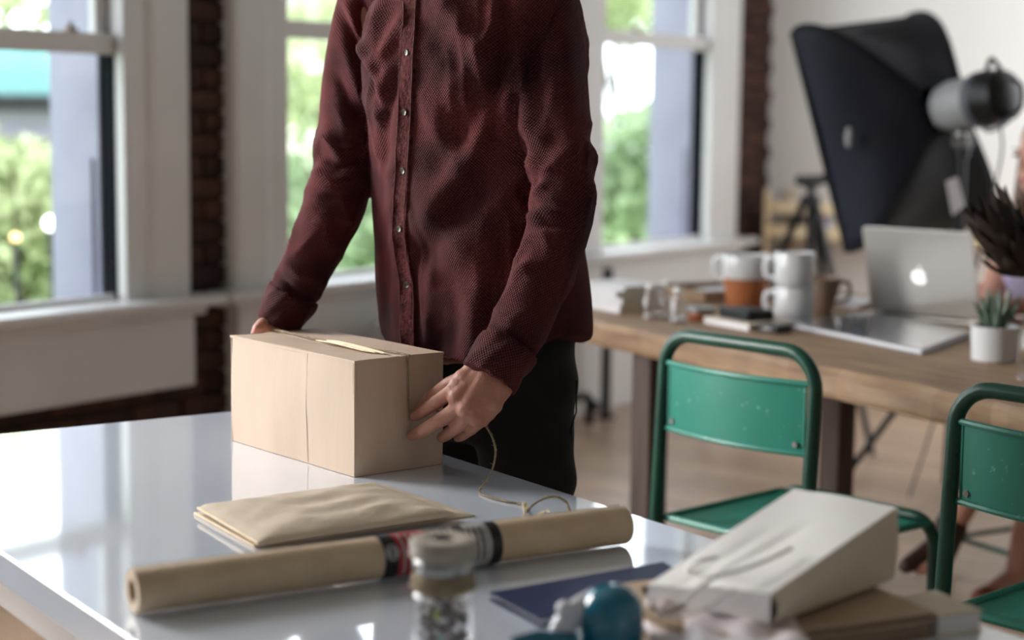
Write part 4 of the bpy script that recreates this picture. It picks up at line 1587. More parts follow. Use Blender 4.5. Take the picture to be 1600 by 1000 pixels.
# long hair
h = MB()
h.ellip(head + up * 0.035 - fdir * 0.018, (0.098, 0.086, 0.098), None, 22, 14)
for s in (-1, 1):
    h.capsule(head + wY * s * 0.072 + up * 0.02 - fdir * 0.01, head + wY * s * 0.085 - up * 0.20 - fdir * 0.0, 0.030, 0.034)
h.capsule(head - fdir * 0.06, head - fdir * 0.07 - up * 0.26, 0.075, 0.07)
h_me = remesh(h, 0.007, 4)
rebase(h_me, wo)
link('hair', h_me, M_hair, wm, True)
# boots
b_ = MB()
b_.capsule(an1 + (kn1 - an1) * 0.16, an1 - up * 0.02, 0.044, 0.042)
toe = P(1416, 884, d=4.54)
b_.capsule(an1 - up * 0.01, toe, 0.042, 0.022)
b_.capsule(an1 - up * 0.03, P(1462, 905, d=4.62), 0.038, 0.022)
b_me = remesh(b_, 0.006, 4)
rebase(b_me, wo)
link('boot', b_me, M_boot, wm, True)['label'] = 'dark brown ankle boot'
b_ = MB()
b_.capsule(an2 - up * 0.03 - fdir * 0.02, an2 + fdir * 0.13 - up * 0.045, 0.040, 0.028)
b_me = remesh(b_, 0.006, 3)
bvv = verts(b_me)
bvv[:, 2] = np.maximum(bvv[:, 2], 0.0)
setverts(b_me, bvv)
rebase(b_me, wo)
link('shoe', b_me, M_shoe, wm, True)['label'] = 'tan leather shoe'
# ------------------------------------------------------------------ things on the white table
# cardboard box
BA = math.radians(-104.27)
bL = np.array([math.cos(BA), math.sin(BA), 0])
bW = np.array([-math.sin(BA), math.cos(BA), 0])
Bc = np.array([2.012, 1.773, TZ])
BLN, BWD, BHT = 0.381, 0.175, 0.187


def bx(l, w_, z):
    """l back along the long side, w_ across, z up"""
    return Bc - bL * l + bW * w_ + up * z


borg = Bc - bL * BLN / 2 + bW * BWD / 2
box = empty('cardboard_box', borg, 0, 'brown cardboard box tied with twine, held by the man', 'box')
walls = [('long_side', (0, 0), (BLN, 0)), ('end_side', (0, 0), (0, BWD)), ('long_side', (0, BWD), (BLN, BWD)), ('end_side', (BLN, 0), (BLN, BWD))]
cen = np.array([BLN / 2, BWD / 2])
for nm, a, b in walls:
    a, b = np.array(a), np.array(b)
    mid = (a + b) / 2
    out = mid - cen
    out = out / np.linalg.norm(out)

    def wall(u, v, side, a=a, b=b, out=out):
        p = a * (1 - u) + b * u
        bul = 0.0035 * math.sin(math.pi * u) * math.sin(math.pi * v) + 0.0006 * math.sin(12 * u + 5 * v)
        p = p + out * (bul - side * 0.004)
        return bx(p[0], p[1], 0.0006 + v * (BHT - 0.0006))
    m = MB()
    for side in (0, 1):
        m.grid(lambda u, v: wall(u, v, side), 13, 9)
    o = m.build(nm, M_card, box, org=borg)
    if nm == 'long_side' and a[1] == 0:
        # glued fold line up the long side
        MB().tube([bx(0.135 + 0.0005 * math.sin(i), -0.0035 * math.sin(math.pi * 0.354) * math.sin(math.pi * (0.02 + 0.96 * i / 14)) - 0.0003, BHT * (0.02 + 0.96 * i / 14)) for i in range(15)], 0.0004, 6).build('crease', M_card, o, org=borg)
bt = MB().prism([bx(0.003, 0.003, 0.003), bx(BLN - 0.003, 0.003, 0.003), bx(BLN - 0.003, BWD - 0.003, 0.003), bx(0.003, BWD - 0.003, 0.003)], up * 0.003)
bt.build('bottom', M_card, box, smooth=False, org=borg)
for (w0, w1, dz) in ((-0.001, BWD / 2 - 0.002, 0.0), (BWD / 2 + 0.002, BWD + 0.001, 0.0005)):
    def flap(u, v, k, w0=w0, w1=w1, dz=dz):
        ww = w0 + (w1 - w0) * v
        sag = -0.004 * math.sin(math.pi * u) * (v if w0 < 0.05 else 1 - v)
        return bx(-0.001 + (BLN + 0.002) * u, ww, BHT + dz + sag - 0.004 * k + 0.0005 * math.sin(9 * u + 4 * v))
    m = MB()
    for k in (0, 1):
        m.grid(lambda u, v: flap(u, v, k), 13, 7)
    n_ = 13 * 7
    # close the open edges with narrow strips
    for side in range(4):
        idx = [(i, 0) for i in range(13)] if side == 0 else [(i, 6) for i in range(13)] if side == 1 else [(0, j) for j in range(7)] if side == 2 else [(12, j) for j in range(7)]
        for p, q in zip(idx[:-1], idx[1:]):
            i0, i1 = p[0] * 7 + p[1], q[0] * 7 + q[1]
            m.f.append((i0, i1, n_ + i1, n_ + i0))
    m.build('top_flap', M_card, box, org=borg)
# rounded corner posts along the vertical edges
for (l, w_) in ((0, 0), (BLN, 0), (0, BWD), (BLN, BWD)):
    ll = l + (0.0012 if l == 0 else -0.0012)
    w2 = w_ + (0.0012 if w_ == 0 else -0.0012)
    MB().tube([bx(ll, w2, z) for z in np.linspace(0.001, BHT, 8)], 0.0018, 8).build('edge_fold', M_card, box, org=borg)

# twine round the box and down to the table
tpts = [bx(BLN + 0.003, BWD * 0.5, 0.03), bx(BLN + 0.003, BWD * 0.5, 0.17), bx(BLN - 0.001, BWD * 0.5, BHT + 0.0022),
        bx(BLN * 0.66, BWD * 0.51, BHT + 0.0015), bx(BLN * 0.33, BWD * 0.53, BHT + 0.0012), bx(0.002, BWD * 0.57, BHT + 0.0026),
        bx(-0.0035, BWD * 0.575, BHT - 0.006), bx(-0.005, BWD * 0.575, 0.14), bx(-0.006, BWD * 0.575, 0.10), bx(-0.010, BWD * 0.58, 0.083)]
tpts += [P(668, 640, d=2.748), P(705, 650, d=2.70), P(742, 662, d=2.70), P(757, 664, d=2.69), P(771, 688, d=2.68), P(774, 712, d=2.67), P(766, 742, d=2.655)]
e_ = [P(x, y, z=TZ + 0.0026) for x, y in ((749, 768), (764, 776), (790, 783), (815, 788))]
e_ += [P(822, 800, z=TZ + 0.006), P(832, 790, z=TZ + 0.014), P(848, 780, z=TZ + 0.018), P(868, 776, z=TZ + 0.02), P(884, 784, z=TZ + 0.012), P(891, 800, z=TZ + 0.003)]
tw = np.array(bez(tpts + e_, 420))
torg = tw[-1].copy()
torg[2] = TZ
m = MB()
for ph in (0, math.pi):
    dd = np.gradient(tw, axis=0)
    dd /= np.linalg.norm(dd, axis=1)[:, None]
    a_ = np.cross(dd, [0.3, 0.2, 0.93])
    a_ /= np.linalg.norm(a_, axis=1)[:, None]
    b_ = np.cross(dd, a_)
    s_ = np.concatenate([[0], np.cumsum(np.linalg.norm(np.diff(tw, axis=0), axis=1))])
    q_ = s_ / 0.0075 * 2 * math.pi + ph
    m.tube(list(tw + 0.00085 * (np.cos(q_)[:, None] * a_ + np.sin(q_)[:, None] * b_)), 0.0012, 6)
twine = m.build('jute_twine', M_twine, None, org=torg)
twine.location = torg
tag(twine, 'jute twine tied over the box and curling onto the table', 'twine')
fz = MB()
r_ = random.Random(4)
for k in range(150):
    i = r_.randrange(60, 419)
    p = tw[i]
    v = np.array([r_.gauss(0, 1), r_.gauss(0, 1), r_.gauss(0.5, 1)])
    v *= r_.uniform(0.003, 0.009) / np.linalg.norm(v)
    fz.tube([p, p + v * 0.6, p + v + np.array([0, 0, -0.0006])], [0.00022, 0.0002, 0.0001], 4)
f_ = fz.build('fibres', M_raffia, twine, org=torg)
f_['kind'] = 'stuff'
kn_ = MB()
for k in range(5):
    kn_.tube(bez([P(818, 812, z=TZ + 0.004), P(819 + k, 800 - k, z=TZ + 0.012), P(816 + 2 * k, 784, z=TZ + 0.022)], 8), [0.0009] * 8 + [0.0004], 5)
    kn_.tube(bez([P(832, 812, z=TZ + 0.004), P(846, 804 - k, z=TZ + 0.01), P(856 + k, 796 + k, z=TZ + 0.014)], 8), [0.0009] * 8 + [0.0004], 5)
kn_.build('frayed_end', M_raffia, twine, org=torg)
ra = empty('raffia_bundle', bx(BLN * 0.34, BWD * 0.47, BHT), 0, 'short bundle of pale raffia strands lying under the twine', 'raffia')
rorg = np.array(bx(BLN * 0.34, BWD * 0.47, BHT))
for k in range(11):
    w0 = BWD * (0.44 + 0.012 * k * 0.7) + r_.uniform(-0.003, 0.003)
    l0 = BLN * r_.uniform(0.52, 0.62)
    l1 = BLN * r_.uniform(0.08, 0.18)
    pth = bez([bx(l0, w0 + 0.004, BHT + 0.001), bx((l0 + l1) / 2 + 0.02, w0, BHT + 0.003 + 0.001 * (k % 3)), bx(l1, w0 - 0.004, BHT + 0.001)], 10)
    MB().tube(pth, [0.0006] + [0.0013] * 9 + [0.0005], 5).build('strand', M_raffia, ra, org=rorg)


def pillow(cs, z0, th_, nz, mat_, name, parent, org, nu=41, nv=33, lip=0.0, flat=0.28):
    """closed puffy slab over four corner points, ordered round; z0 floor, th_ thickness"""
    cs = [np.array(c, float) for c in cs]

    def pt(u, v):
        return cs[0] * (1 - u) * (1 - v) + cs[1] * u * (1 - v) + cs[2] * u * v + cs[3] * (1 - u) * v
    m = MB()

    def topf(u, v):
        p = pt(u, v)
        e = min(min(u, 1 - u) * 1.4, min(v, 1 - v))
        prof = min(1.0, e / flat) ** 0.55
        n = nz * (math.sin(21 * u + 6 * v + 2 * math.sin(9 * v)) * 0.5 + math.sin(34 * v - 8 * u + 3 * math.sin(5 * u)) * 0.4 + 0.5 * math.sin(13 * u * v + 17 * u))
        p[2] = z0 + 0.0025 + (th_ - 0.0025) * prof + n * prof
        return p

    def botf(u, v):
        p = pt(u, v)
        p[2] = z0 + 0.0004
        return p
    m.grid(topf, nu, nv)
    m.grid(botf, nu, nv)
    n_ = nu * nv
    for i in range(nu - 1):
        for j in (0, nv - 1):
            a, b = i * nv + j, (i + 1) * nv + j
            m.f.append((a, b, n_ + b, n_ + a))
    for j in range(nv - 1):
        for i in (0, nu - 1):
            a, b = i * nv + j, i * nv + j + 1
            m.f.append((a, b, n_ + b, n_ + a))
    return m.build(name, mat_, parent, org=org, angle=60)


M_envedge = mat('torn_kraft_edge', '#e8cfae', '#dcbf9a', scale=60, rough=0.8)
for k, (c, z0, th_, lb) in enumerate((
        ([(303, 800, 0.744), (399, 853, 0.744), (742, 803, 0.744), (604, 757, 0.744)], TZ, 0.010, 'lower of two kraft padded envelopes under a wrinkled one'),
        ([(308, 789, 0.757), (404, 845, 0.757), (714, 799, 0.757), (588, 752, 0.757)], TZ + 0.0103, 0.017, 'upper wrinkled kraft padded envelope lying before the box'))):
    cs = [P(x, y, z=z) for x, y, z in c]
    og = sum(cs) / 4
    og[2] = z0
    e = empty('padded_envelope', og, 0, lb, 'envelope', 'padded envelopes on the table')
    pillow(cs, z0, th_, 0.0017, M_envel, 'body', e, og)
    # pale flap edge on the left side
    MB().tube([cs[0] * (1 - t) + cs[1] * t + np.array([0, 0, z0 + 0.0032 - cs[0][2]]) - bL * 0 for t in np.linspace(0.01, 0.99, 16)], 0.0016, 6).build('flap_edge', M_envedge, e, org=og)

# kraft paper roll with printed band
RR = 0.0262
ra0, ra1 = np.array([1.290, 1.475, TZ + RR + 0.0017]), np.array([1.918, 1.208, TZ + RR + 0.0017])
rdv = ra1 - ra0
rlen = np.linalg.norm(rdv)
rdv /= rlen
rsd = np.cross(rdv, up)
rog = (ra0 + ra1) / 2 - up * RR
roll = empty('paper_roll', rog, 0, 'long roll of kraft paper with a printed band', 'paper roll')


def shell(t0, t1, r, q0=0.0, q1=2 * math.pi, nt=2, nq=40):
    m = MB()
    m.grid(lambda u, v: ra0 + rdv * (t0 + (t1 - t0) * u) * rlen + r * (math.cos(q0 + (q1 - q0) * v) * rsd + math.sin(q0 + (q1 - q0) * v) * up), nt, nq)
    return m


prof = [(0.0, 0.0145), (0.0, RR - 0.001), (0.004, RR), (0.25, RR + 0.0003), (0.5, RR), (0.75, RR + 0.0003), (0.996, RR), (1.0, RR - 0.001), (1.0, 0.0145)]
rings = [[ra0 + rdv * t * rlen + r * (math.cos(q) * rsd + math.sin(q) * up) for q in np.linspace(0, 2 * math.pi, 40, endpoint=False)] for t, r in prof]
MB().loft(rings, False).build('paper', M_kraft, roll, org=rog)
rings = [[ra0 + rdv * t * rlen + r * (math.cos(q) * rsd + math.sin(q) * up) for q in np.linspace(0, 2 * math.pi, 32, endpoint=False)] for t, r in ((0.0006, 0.0148), (0.9994, 0.0148), (0.9994, 0.012), (0.0006, 0.012), (0.0006, 0.0148))]
MB().loft(rings, False).build('cardboard_core', M_board, roll, org=rog)
# loose sheet edge along the top
MB().tube([ra0 + rdv * t * rlen + (RR + 0.0006) * (math.cos(1.9) * rsd + math.sin(1.9) * up) for t in np.linspace(0.004, 0.996, 20)], 0.0007, 5).build('sheet_edge', M_kraft, roll, org=rog)
lt0, lt1 = 0.455, 0.70
lab = shell(lt0, lt1, RR + 0.0008, nt=2, nq=48).build('label_band', M_greyprint, roll, org=rog)
r2 = RR + 0.0012
q0_, q1_ = -1.0, 2.4
for t0, t1, mt, nm in ((0.455, 0.482, M_blackprint, 'black_block'), (0.482, 0.552, M_red, 'red_block'), (0.552, 0.628, M_blackprint, 'black_block'), (0.678, 0.70, M_blackprint, 'black_block')):
    shell(t0, t1, r2, 0 if t0 == 0.678 else 0.75 if t0 == 0.552 else q0_, 6.283 if t0 == 0.678 else q1_, 2, 40).build(nm, mt, lab, org=rog)
# round emblem and print lines
cq = 0.45


def emb(rad0, rad1, mt, nm, tc_=0.4705, off=0.0016):
    m = MB()
    n = 28
    vs, fs = [], []
    for i in range(n):
        w_ = 2 * math.pi * i / n
        for rr in (rad0, rad1):
            t = tc_ + rr * math.cos(w_) / rlen
            q = cq + rr * math.sin(w_) / RR
            vs.append(ra0 + rdv * t * rlen + (RR + off) * (math.cos(q) * rsd + math.sin(q) * up))
    for i in range(n):
        j = (i + 1) % n
        fs.append((2 * i, 2 * i + 1, 2 * j + 1, 2 * j))
    m.add(vs, fs).build(nm, mt, lab, org=rog)


emb(0.0001, 0.0098, M_greyprint, 'emblem')
emb(0.0068, 0.0080, M_blackprint, 'emblem_ring', off=0.0019)
emb(0.0001, 0.0024, M_blackprint, 'emblem_mark', off=0.0019)
for k, t in enumerate((0.492, 0.506, 0.520, 0.534)):
    shell(t, t + 0.0045, RR + 0.0016, -0.7 + 0.15 * (k % 2), 1.6 - 0.1 * k, 2, 16).build('print_line', M_greyprint, lab, org=rog)
for k in range(4):
    shell(0.562 + 0.012 * k, 0.569 + 0.012 * k, RR + 0.0016, 1.0, 1.4 + 0.1 * (k % 2), 2, 10).build('print_line', M_greyprint, lab, org=rog)
for k in range(3):
    shell(0.634 + 0.012 * k, 0.637 + 0.012 * k, RR + 0.0016, -0.5, 1.2, 2, 12).build('print_line', M_blackprint, lab, org=rog)

# navy notebook
nbc = [P(763, 926, z=TZ + 0.010), P(842, 968, z=TZ + 0.010), P(1084, 905, z=TZ + 0.010), P(1036, 878, z=TZ + 0.010)]
nog = sum(nbc) / 4
nog[2] = TZ
nb = empty('notebook', nog, 0, 'navy blue notebook lying flat behind the tape dispenser', 'notebook')
flat = lambda cs, z, s=1.0: [np.array([nog[0] + (c[0] - nog[0]) * s, nog[1] + (c[1] - nog[1]) * s, z]) for c in cs]
MB().prism(flat(nbc, TZ + 0.0005), up * 0.002).build('back_cover', M_navy, nb, smooth=False, bevel=0.0006, org=nog)
MB().prism(flat(nbc, TZ + 0.0025, 0.94), up * 0.006).build('pages', M_paper, nb, smooth=False, org=nog)
MB().prism(flat(nbc, TZ + 0.0085), up * 0.002).build('front_cover', M_navy, nb, smooth=False, bevel=0.0006, org=nog)

# glass jar with a spool on top
jc = P(692, 1008, z=TZ)
jar = empty('glass_jar', jc, 0, 'small glass jar of bits with twine wrapped round its neck', 'jar')
js = 1.86 / FPX
MB().lathe([(0.0, 0.002), (0.030, 0.0), (0.0345, 0.004), (0.0345, 0.052), (0.033, 0.060), (0.0285, 0.066), (0.0285, 0.084), (0.0265, 0.084), (0.0265, 0.066), (0.031, 0.058), (0.0322, 0.05), (0.0322, 0.006), (0.029, 0.004), (0.0, 0.005)], 40).build('glass', M_glass, jar)
M_bits = mat('dark_bits', '#5a4d50', '#7a6a66', scale=120, rough=0.4)
ct = MB()
r_ = random.Random(9)
for k in range(90):
    q, rr, zz_ = r_.uniform(0, 6.28), 0.026 * math.sqrt(r_.random()), r_.uniform(0.008, 0.05)
    ct.box((rr * math.cos(q), rr * math.sin(q), zz_), (0.009, 0.006, 0.004), Matrix.Rotation(r_.uniform(0, 3), 3, Vector((r_.random(), r_.random(), r_.random() + 0.1))))
cto = ct.build('loose_bits', M_bits, jar, smooth=False)
cto['kind'] = 'stuff'
for k, (c, q, z) in enumerate((('#9aa84a', 3.6, 0.042), ('#7fa8a0', 3.75, 0.016), ('#c9c3c0', 4.3, 0.052), ('#d9d2cc', 3.3, 0.055), ('#b5b0b3', 4.6, 0.045))):
    MB().ellip((0.029 * math.cos(q), 0.029 * math.sin(q), z), (0.004, 0.004, 0.005), None, 10, 8).build('bead', mat('bead_%d' % k, c, rough=0.3), jar)
for k in range(5):
    z = 0.064 + k * 0.0042
    rr = 0.0305 + (0.004 if k == 1 else 0.002 * (k % 2))
    MB().tube([(rr * math.cos(q), rr * math.sin(q), z + 0.001 * math.sin(3 * q)) for q in np.linspace(0, 2 * math.pi, 40)], 0.0026, 7).build('twine_wrap', M_twine, jar)
MB().lathe([(0.0001, 0.084), (0.0315, 0.084), (0.0325, 0.087), (0.0325, 0.096), (0.031, 0.099), (0.0001, 0.099)], 36).build('lid', M_metal, jar)
spl = empty('cord_spool', jc + up * 0.099, 0, 'white spool of cord standing on the glass jar lid', 'spool')
MB().lathe([(0.0115, 0.0005), (0.035, 0.0005), (0.037, 0.002), (0.037, 0.018), (0.0355, 0.0205), (0.033, 0.0212), (0.013, 0.0206), (0.0115, 0.0195), (0.0115, 0.0005)], 40, closed=True).build('cord_winding', mat('spool_cord', '#b3a99c', '#9d9386', scale=40, rough=0.6, bump=0.5, bscale=300, stretch=(1, 1, 6)), spl)
MB().lathe([(0.0112, 0.001), (0.0113, 0.020), (0.0100, 0.020), (0.0098, 0.001)], 20, closed=True).build('core_tube', M_dark, spl)

# teal tape dispenser with white arm
dc = P(955, 1016, z=TZ)
tp = empty('tape_dispenser', dc, 0, 'teal and white tape dispenser in the foreground', 'tape dispenser')
toff = lambda x, y, d=1.87: P(x, y, d=d) - dc
zt = toff(955, 905)[2]
MB().lathe([(0.0001, 0.0), (0.033, 0.0), (0.0345, 0.003), (0.0345, zt * 0.55), (0.033, zt * 0.72), (0.028, zt * 0.86), (0.018, zt * 0.96), (0.008, zt * 0.995), (0.0001, zt)], 40).build('body', M_teal, tp)
MB().lathe([(0.0352, zt * 0.30), (0.0360, zt * 0.32), (0.0360, zt * 0.36), (0.0352, zt * 0.38)], 40, closed=True).build('seam_ring', M_teal, tp)
ap = bez([toff(872, 1002, 1.85), toff(882, 975, 1.85), toff(903, 951, 1.85), toff(928, 932, 1.86), toff(946, 917, 1.87)], 16)
MB().tube(ap, [0.0135, 0.0135, 0.0135, 0.0135, 0.0135, 0.0132, 0.013, 0.0125, 0.012, 0.0115, 0.011, 0.0102, 0.0095, 0.0085, 0.0075, 0.006, 0.004], 16).build('arm', M_whiteplastic, tp)
MB().ellip(toff(883, 952, 1.835), (0.010, 0.010, 0.010)).build('thumb_knob', M_whiteplastic, tp)
MB().tube([toff(895, 1008, 1.84), toff(840, 1002, 1.83), toff(800, 1004, 1.82)], [0.014, 0.012, 0.006], 16).build('handle', M_teal, tp)
MB().box(toff(925, 1000, 1.86) * np.array([1, 1, 0]) + (0, 0, 0.006), (0.1, 0.06, 0.012), Rz(TA)).build('base_plate', M_teal, tp, bevel=0.003)

# cardboard sheets and books under the paper bag
PT = 0.0103
PZ = TZ + 3 * PT
pR = P(1464, 957, z=PZ)
pu = P(1390, 925, z=PZ) - pR
pu /= np.linalg.norm(pu)
pv = P(1286, 996, z=PZ) - pR
pv -= pu * (pv @ pu) * 0.85
pv /= np.linalg.norm(pv)
labels = ['lowest brown cardboard sheet of the pile under the paper bag', 'middle brown cardboard sheet of the pile under the paper bag', 'topmost brown cardboard sheet directly under the paper bag']
for k in range(3):
    z0 = TZ + k * PT
    o_ = pR + pv * (0.004, 0.010, 0.0)[k] + pu * (0.006, 0.0, 0.002)[k]
    lu, lv = (0.235, 0.23, 0.24)[k], (0.30, 0.29, 0.30)[k]
    cs = [o_, o_ + pu * lu, o_ + pu * lu + pv * lv, o_ + pv * lv]
    og = sum(cs) / 4
    og[2] = z0
    e = empty('cardboard_sheet', og, 0, labels[k], 'cardboard', 'cardboard sheets under the bag')
    at = lambda z, s_: [np.array([og[0] + (c[0] - og[0]) * s_, og[1] + (c[1] - og[1]) * s_, z]) for c in cs]
    MB().prism(at(z0 + 0.0002, 1.0), up * 0.0018).build('lower_liner', M_board, e, smooth=False, org=og)
    MB().prism(at(z0 + 0.0020, 0.985), up * 0.0062).build('fluting', M_flute, e, smooth=False, org=og)
    MB().prism(at(z0 + 0.0082, 1.0), up * 0.0019).build('upper_liner', M_board, e, smooth=False, org=og)
q0 = pR - pv * 0.006 + pu * 0.004
cs = [q0, q0 + pu * 0.085, q0 + pu * 0.085 - pv * 0.062, q0 - pv * 0.062]
og = sum(cs) / 4
og[2] = TZ
e = empty('cream_book', og, 0, 'thick cream book beside the cardboard pile at the table edge', 'book')
at = lambda z, s_: [np.array([og[0] + (c[0] - og[0]) * s_, og[1] + (c[1] - og[1]) * s_, z]) for c in cs]
MB().prism(at(TZ + 0.0002, 1.0), up * 0.0025).build('back_cover', M_cream, e, smooth=False, org=og)
MB().prism(at(TZ + 0.0027, 0.96), up * 0.020).build('pages', M_paper, e, smooth=False, org=og)
MB().prism(at(TZ + 0.0227, 1.0), up * 0.0025).build('front_cover', M_cream, e, smooth=False, org=og)

# white tissue sheets under the bag's mouth
ts = [P(1000, 948, z=TZ + 0.03), P(1060, 1040, z=TZ + 0.03), P(1270, 1010, z=PZ + 0.004), P(1215, 930, z=PZ + 0.004)]
tog = sum(ts) / 4
tog[2] = TZ
te = empty('tissue_paper', tog, 0, 'crumpled white tissue paper with faint pink print by the bag', 'paper')
M_tissue = mat('printed_tissue', '#dcdae4', '#d8c6c4', scale=14, rough=0.8)


def tis(u, v):
    p = ts[0] * (1 - u) * (1 - v) + ts[3] * u * (1 - v) + ts[2] * u * v + ts[1] * (1 - u) * v
    zb_ = PZ + 0.002
    ina = (p @ tX) > 1.09 and (p @ tY) < 1.385
    p[2] = PZ + 0.003 + 0.002 * math.sin(18 * u + 5 * v) + 0.002 * math.sin(15 * v - 7 * u + 2 * math.sin(8 * u))
    p[2] -= 0.020 * max(0, 1 - u / 0.25)
    return p


to = MB().grid(tis, 33, 33).build('sheet', M_tissue, te, org=tog)
md = to.modifiers.new('th', 'SOLIDIFY')
md.thickness = 0.0008
wad = MB()
for k, (x, y) in enumerate(((1025, 945), (1050, 940), (1042, 955))):
    c = P(x, y, z=PZ - 0.002)
    wad.ellip(c + up * 0.006, (0.014, 0.012, 0.008), None, 12, 8)
wm_ = remesh(wad, 0.0022, 2)
vv_ = verts(wm_)
setverts(wm_, vv_ + normals(wm_) * (0.0016 * np.sin(vv_ @ np.array([500, 300, 400.0])))[:, None])
rebase(wm_, tog)
link('wad', wm_, M_tissue, te, False)

# white paper carrier bag lying on the pile
zb_ = PZ + 0.006
R0 = P(1397, 905, z=zb_)
hh = 0.087
L1 = P(1240, 764, z=zb_ + hh)
L0 = L1 - up * hh
Or = P(1203, 976, z=zb_)
Ol = P(1012, 936, z=zb_)
R1 = R0 + up * hh
bgo = (R0 + L0 + Or + Ol) / 4
bag = empty('paper_bag', bgo, 0, 'white paper carrier bag lying on its side with cord handles', 'bag')
OT = 0.034


def bagtop(u, v):
    # u from bag bottom (thick end) to mouth, v from right to left
    p = (R1 * (1 - u) + (Or + up * OT) * u) * (1 - v) + (L1 * (1 - u) + (Ol + up * OT * 0.5) * u) * v
    p = p + up * (0.002 * math.sin(7 * u + 3 * v) * math.sin(math.pi * v) - 0.002 * math.exp(-((v - 0.45 - 0.12 * u) / 0.07) ** 2) * smooth01(np.array((u - 0.2) * 3)) - 0.002 * math.exp(-((v - 0.72) / 0.06) ** 2) * smooth01(np.array((u - 0.3) * 3)))
    return p


tp_ = MB().grid(bagtop, 25, 25).build('front_panel', M_bagpaper, bag, org=bgo)


def gus(u, v, right=True):
    if right:
        lo, hi = R0 * (1 - u) + Or * u, bagtop(u, 0.0)
        n_ = np.cross(Or - R0, up)
        sgn = 1
    else:
        lo, hi = L0 * (1 - u) + Ol * u, bagtop(u, 1.0)
        n_ = np.cross(Ol - L0, up)
        sgn = -1
    n_ = n_ / np.linalg.norm(n_)
    return lo * (1 - v) + hi * v - sgn * n_ * 0.010 * math.sin(math.pi * v) * (0.4 + 0.6 * u) * -1 * -1


for rt in (True, False):
    MB().grid(lambda u, v: gus(u, v, rt), 21, 9).build('side_gusset', M_cream if False else mat('bag_gusset_shaded', '#d9cbb6', '#cdbfa9', scale=5, rough=0.8), bag, org=bgo)  # bag paper turned tan, the shade on the sides painted in
MB().grid(lambda u, v: (Or * (1 - u) + Ol * u) * (1 - v) + bagtop(1.0, u) * v, 13, 4).build('mouth_fold', M_bagpaper, bag, org=bgo)
MB().grid(lambda u, v: (R0 * (1 - u) + L0 * u) * (1 - v) + bagtop(0.0, u) * v, 13, 5).build('bag_bottom', M_bagpaper, bag, org=bgo)
MB().grid(lambda u, v: (R0 * (1 - u) + Or * u) * (1 - v) + (L0 * (1 - u) + Ol * u) * v, 9, 9).build('back_panel', M_bagpaper, bag, org=bgo)


def onbag(x, y, lift=0.003):
    lift += 0.004
    # where the photo ray meets the bag's top plane
    n = np.cross(Or + up * OT - R1, L1 - R1)
    v = CF * FPX + CR * (x - CXP) - CU * (y - CYP)
    s = ((R1 - EYE) @ n) / (v @ n)
    return EYE + v * s + up * lift


M_cord = mat('white_paper_cord', '#dedad6', '#c9c5c2', scale=120, rough=0.8, bump=0.3, bscale=300)
h1 = [onbag(1120, 880), onbag(1088, 893, 0.006), P(1055, 908, z=PZ + 0.012), P(1022, 932, z=PZ + 0.006), P(1012, 945, z=PZ + 0.004), P(1035, 945, z=PZ + 0.006), P(1075, 930, z=PZ + 0.012), onbag(1110, 920, 0.006)]
h2 = [onbag(1236, 866), onbag(1200, 888, 0.006), onbag(1160, 906, 0.008), onbag(1110, 925, 0.010), P(1060, 943, z=PZ + 0.016), P(1030, 955, z=PZ + 0.012), P(1040, 962, z=PZ + 0.012), P(1090, 955, z=PZ + 0.02), onbag(1150, 935, 0.006)]
for h in (h1, h2):
    MB().tube(bez(h, 50), 0.0024, 8).build('handle', M_cord, bag, org=bgo)

# ------------------------------------------------------------------ things on the wooden table
# stack of white books
bb0 = P(962, 489, z=WZ)
hz = 0.0
lbs = ['bottom', 'second', 'third', 'top']
for k, (w_, l_, t) in enumerate(((0.17, 0.24, 0.024), (0.165, 0.235, 0.020), (0.17, 0.23, 0.018), (0.15, 0.21, 0.012))):
    e = empty('white_book', bb0 + wX * 0.085 + wY * 0.10 + up * hz, WA + (0.0, 0.04, -0.05, 0.1)[k], '%s white book of the stack beside the man on the wooden table' % lbs[k], 'book', 'white books stacked on the wooden table')
    MB().box((0, 0, 0.001), (w_, l_, 0.002)).build('back_cover', M_paper, e, smooth=False)
    MB().box((0.001, 0, t / 2), (w_ - 0.006, l_ - 0.006, t - 0.004)).build('pages', M_cream, e, smooth=False)
    MB().box((0, 0, t - 0.001), (w_, l_, 0.002)).build('front_cover', M_paper, e, smooth=False)
    MB().box((-w_ / 2 + 0.001, 0, t / 2), (0.002, l_, t)).build('spine', M_paper, e, smooth=False)
    hz += t + 0.0004

# three little glass bottles
for k, (x, y, r, h_, lb) in enumerate(((1016, 499, 0.023, 0.095, 'small clear glass bottle nearest the white books'), (1040, 498, 0.021, 0.105, 'taller small clear glass bottle between two others'), (1059, 504, 0.024, 0.092, 'small clear glass bottle nearest the round tin'))):
    c = P(x, y, z=WZ)
    e = empty('glass_bottle', c, 0, lb, 'bottle', 'glass bottles on the wooden table')
    MB().lathe([(0.0, 0.002), (r * 0.9, 0.0), (r, 0.004), (r, h_ * 0.62), (r * 0.62, h_ * 0.78), (r * 0.55, h_ * 0.86), (r * 0.72, h_ * 0.9), (r * 0.72, h_), (r * 0.6, h_), (r * 0.45, h_ * 0.84), (r * 0.9, h_ * 0.6), (r * 0.88, 0.006), (0.0, 0.005)], 28).build('glass', M_glass, e)
    MB().ellip((0, 0, h_ * 0.95), (r * 0.62, r * 0.62, r * 0.45)).build('stopper', mat('glass_stopper_%d' % k, '#e9ebe6', rough=0.08, coat=1.0), e)
    MB().lathe([(0.0001, 0.006), (r * 0.84, 0.006), (r * 0.84, 0.016), (0.0001, 0.016)], 24).build('base_glass', mat('thick_glass_%d' % k, '#cfd2cf', rough=0.1), e)
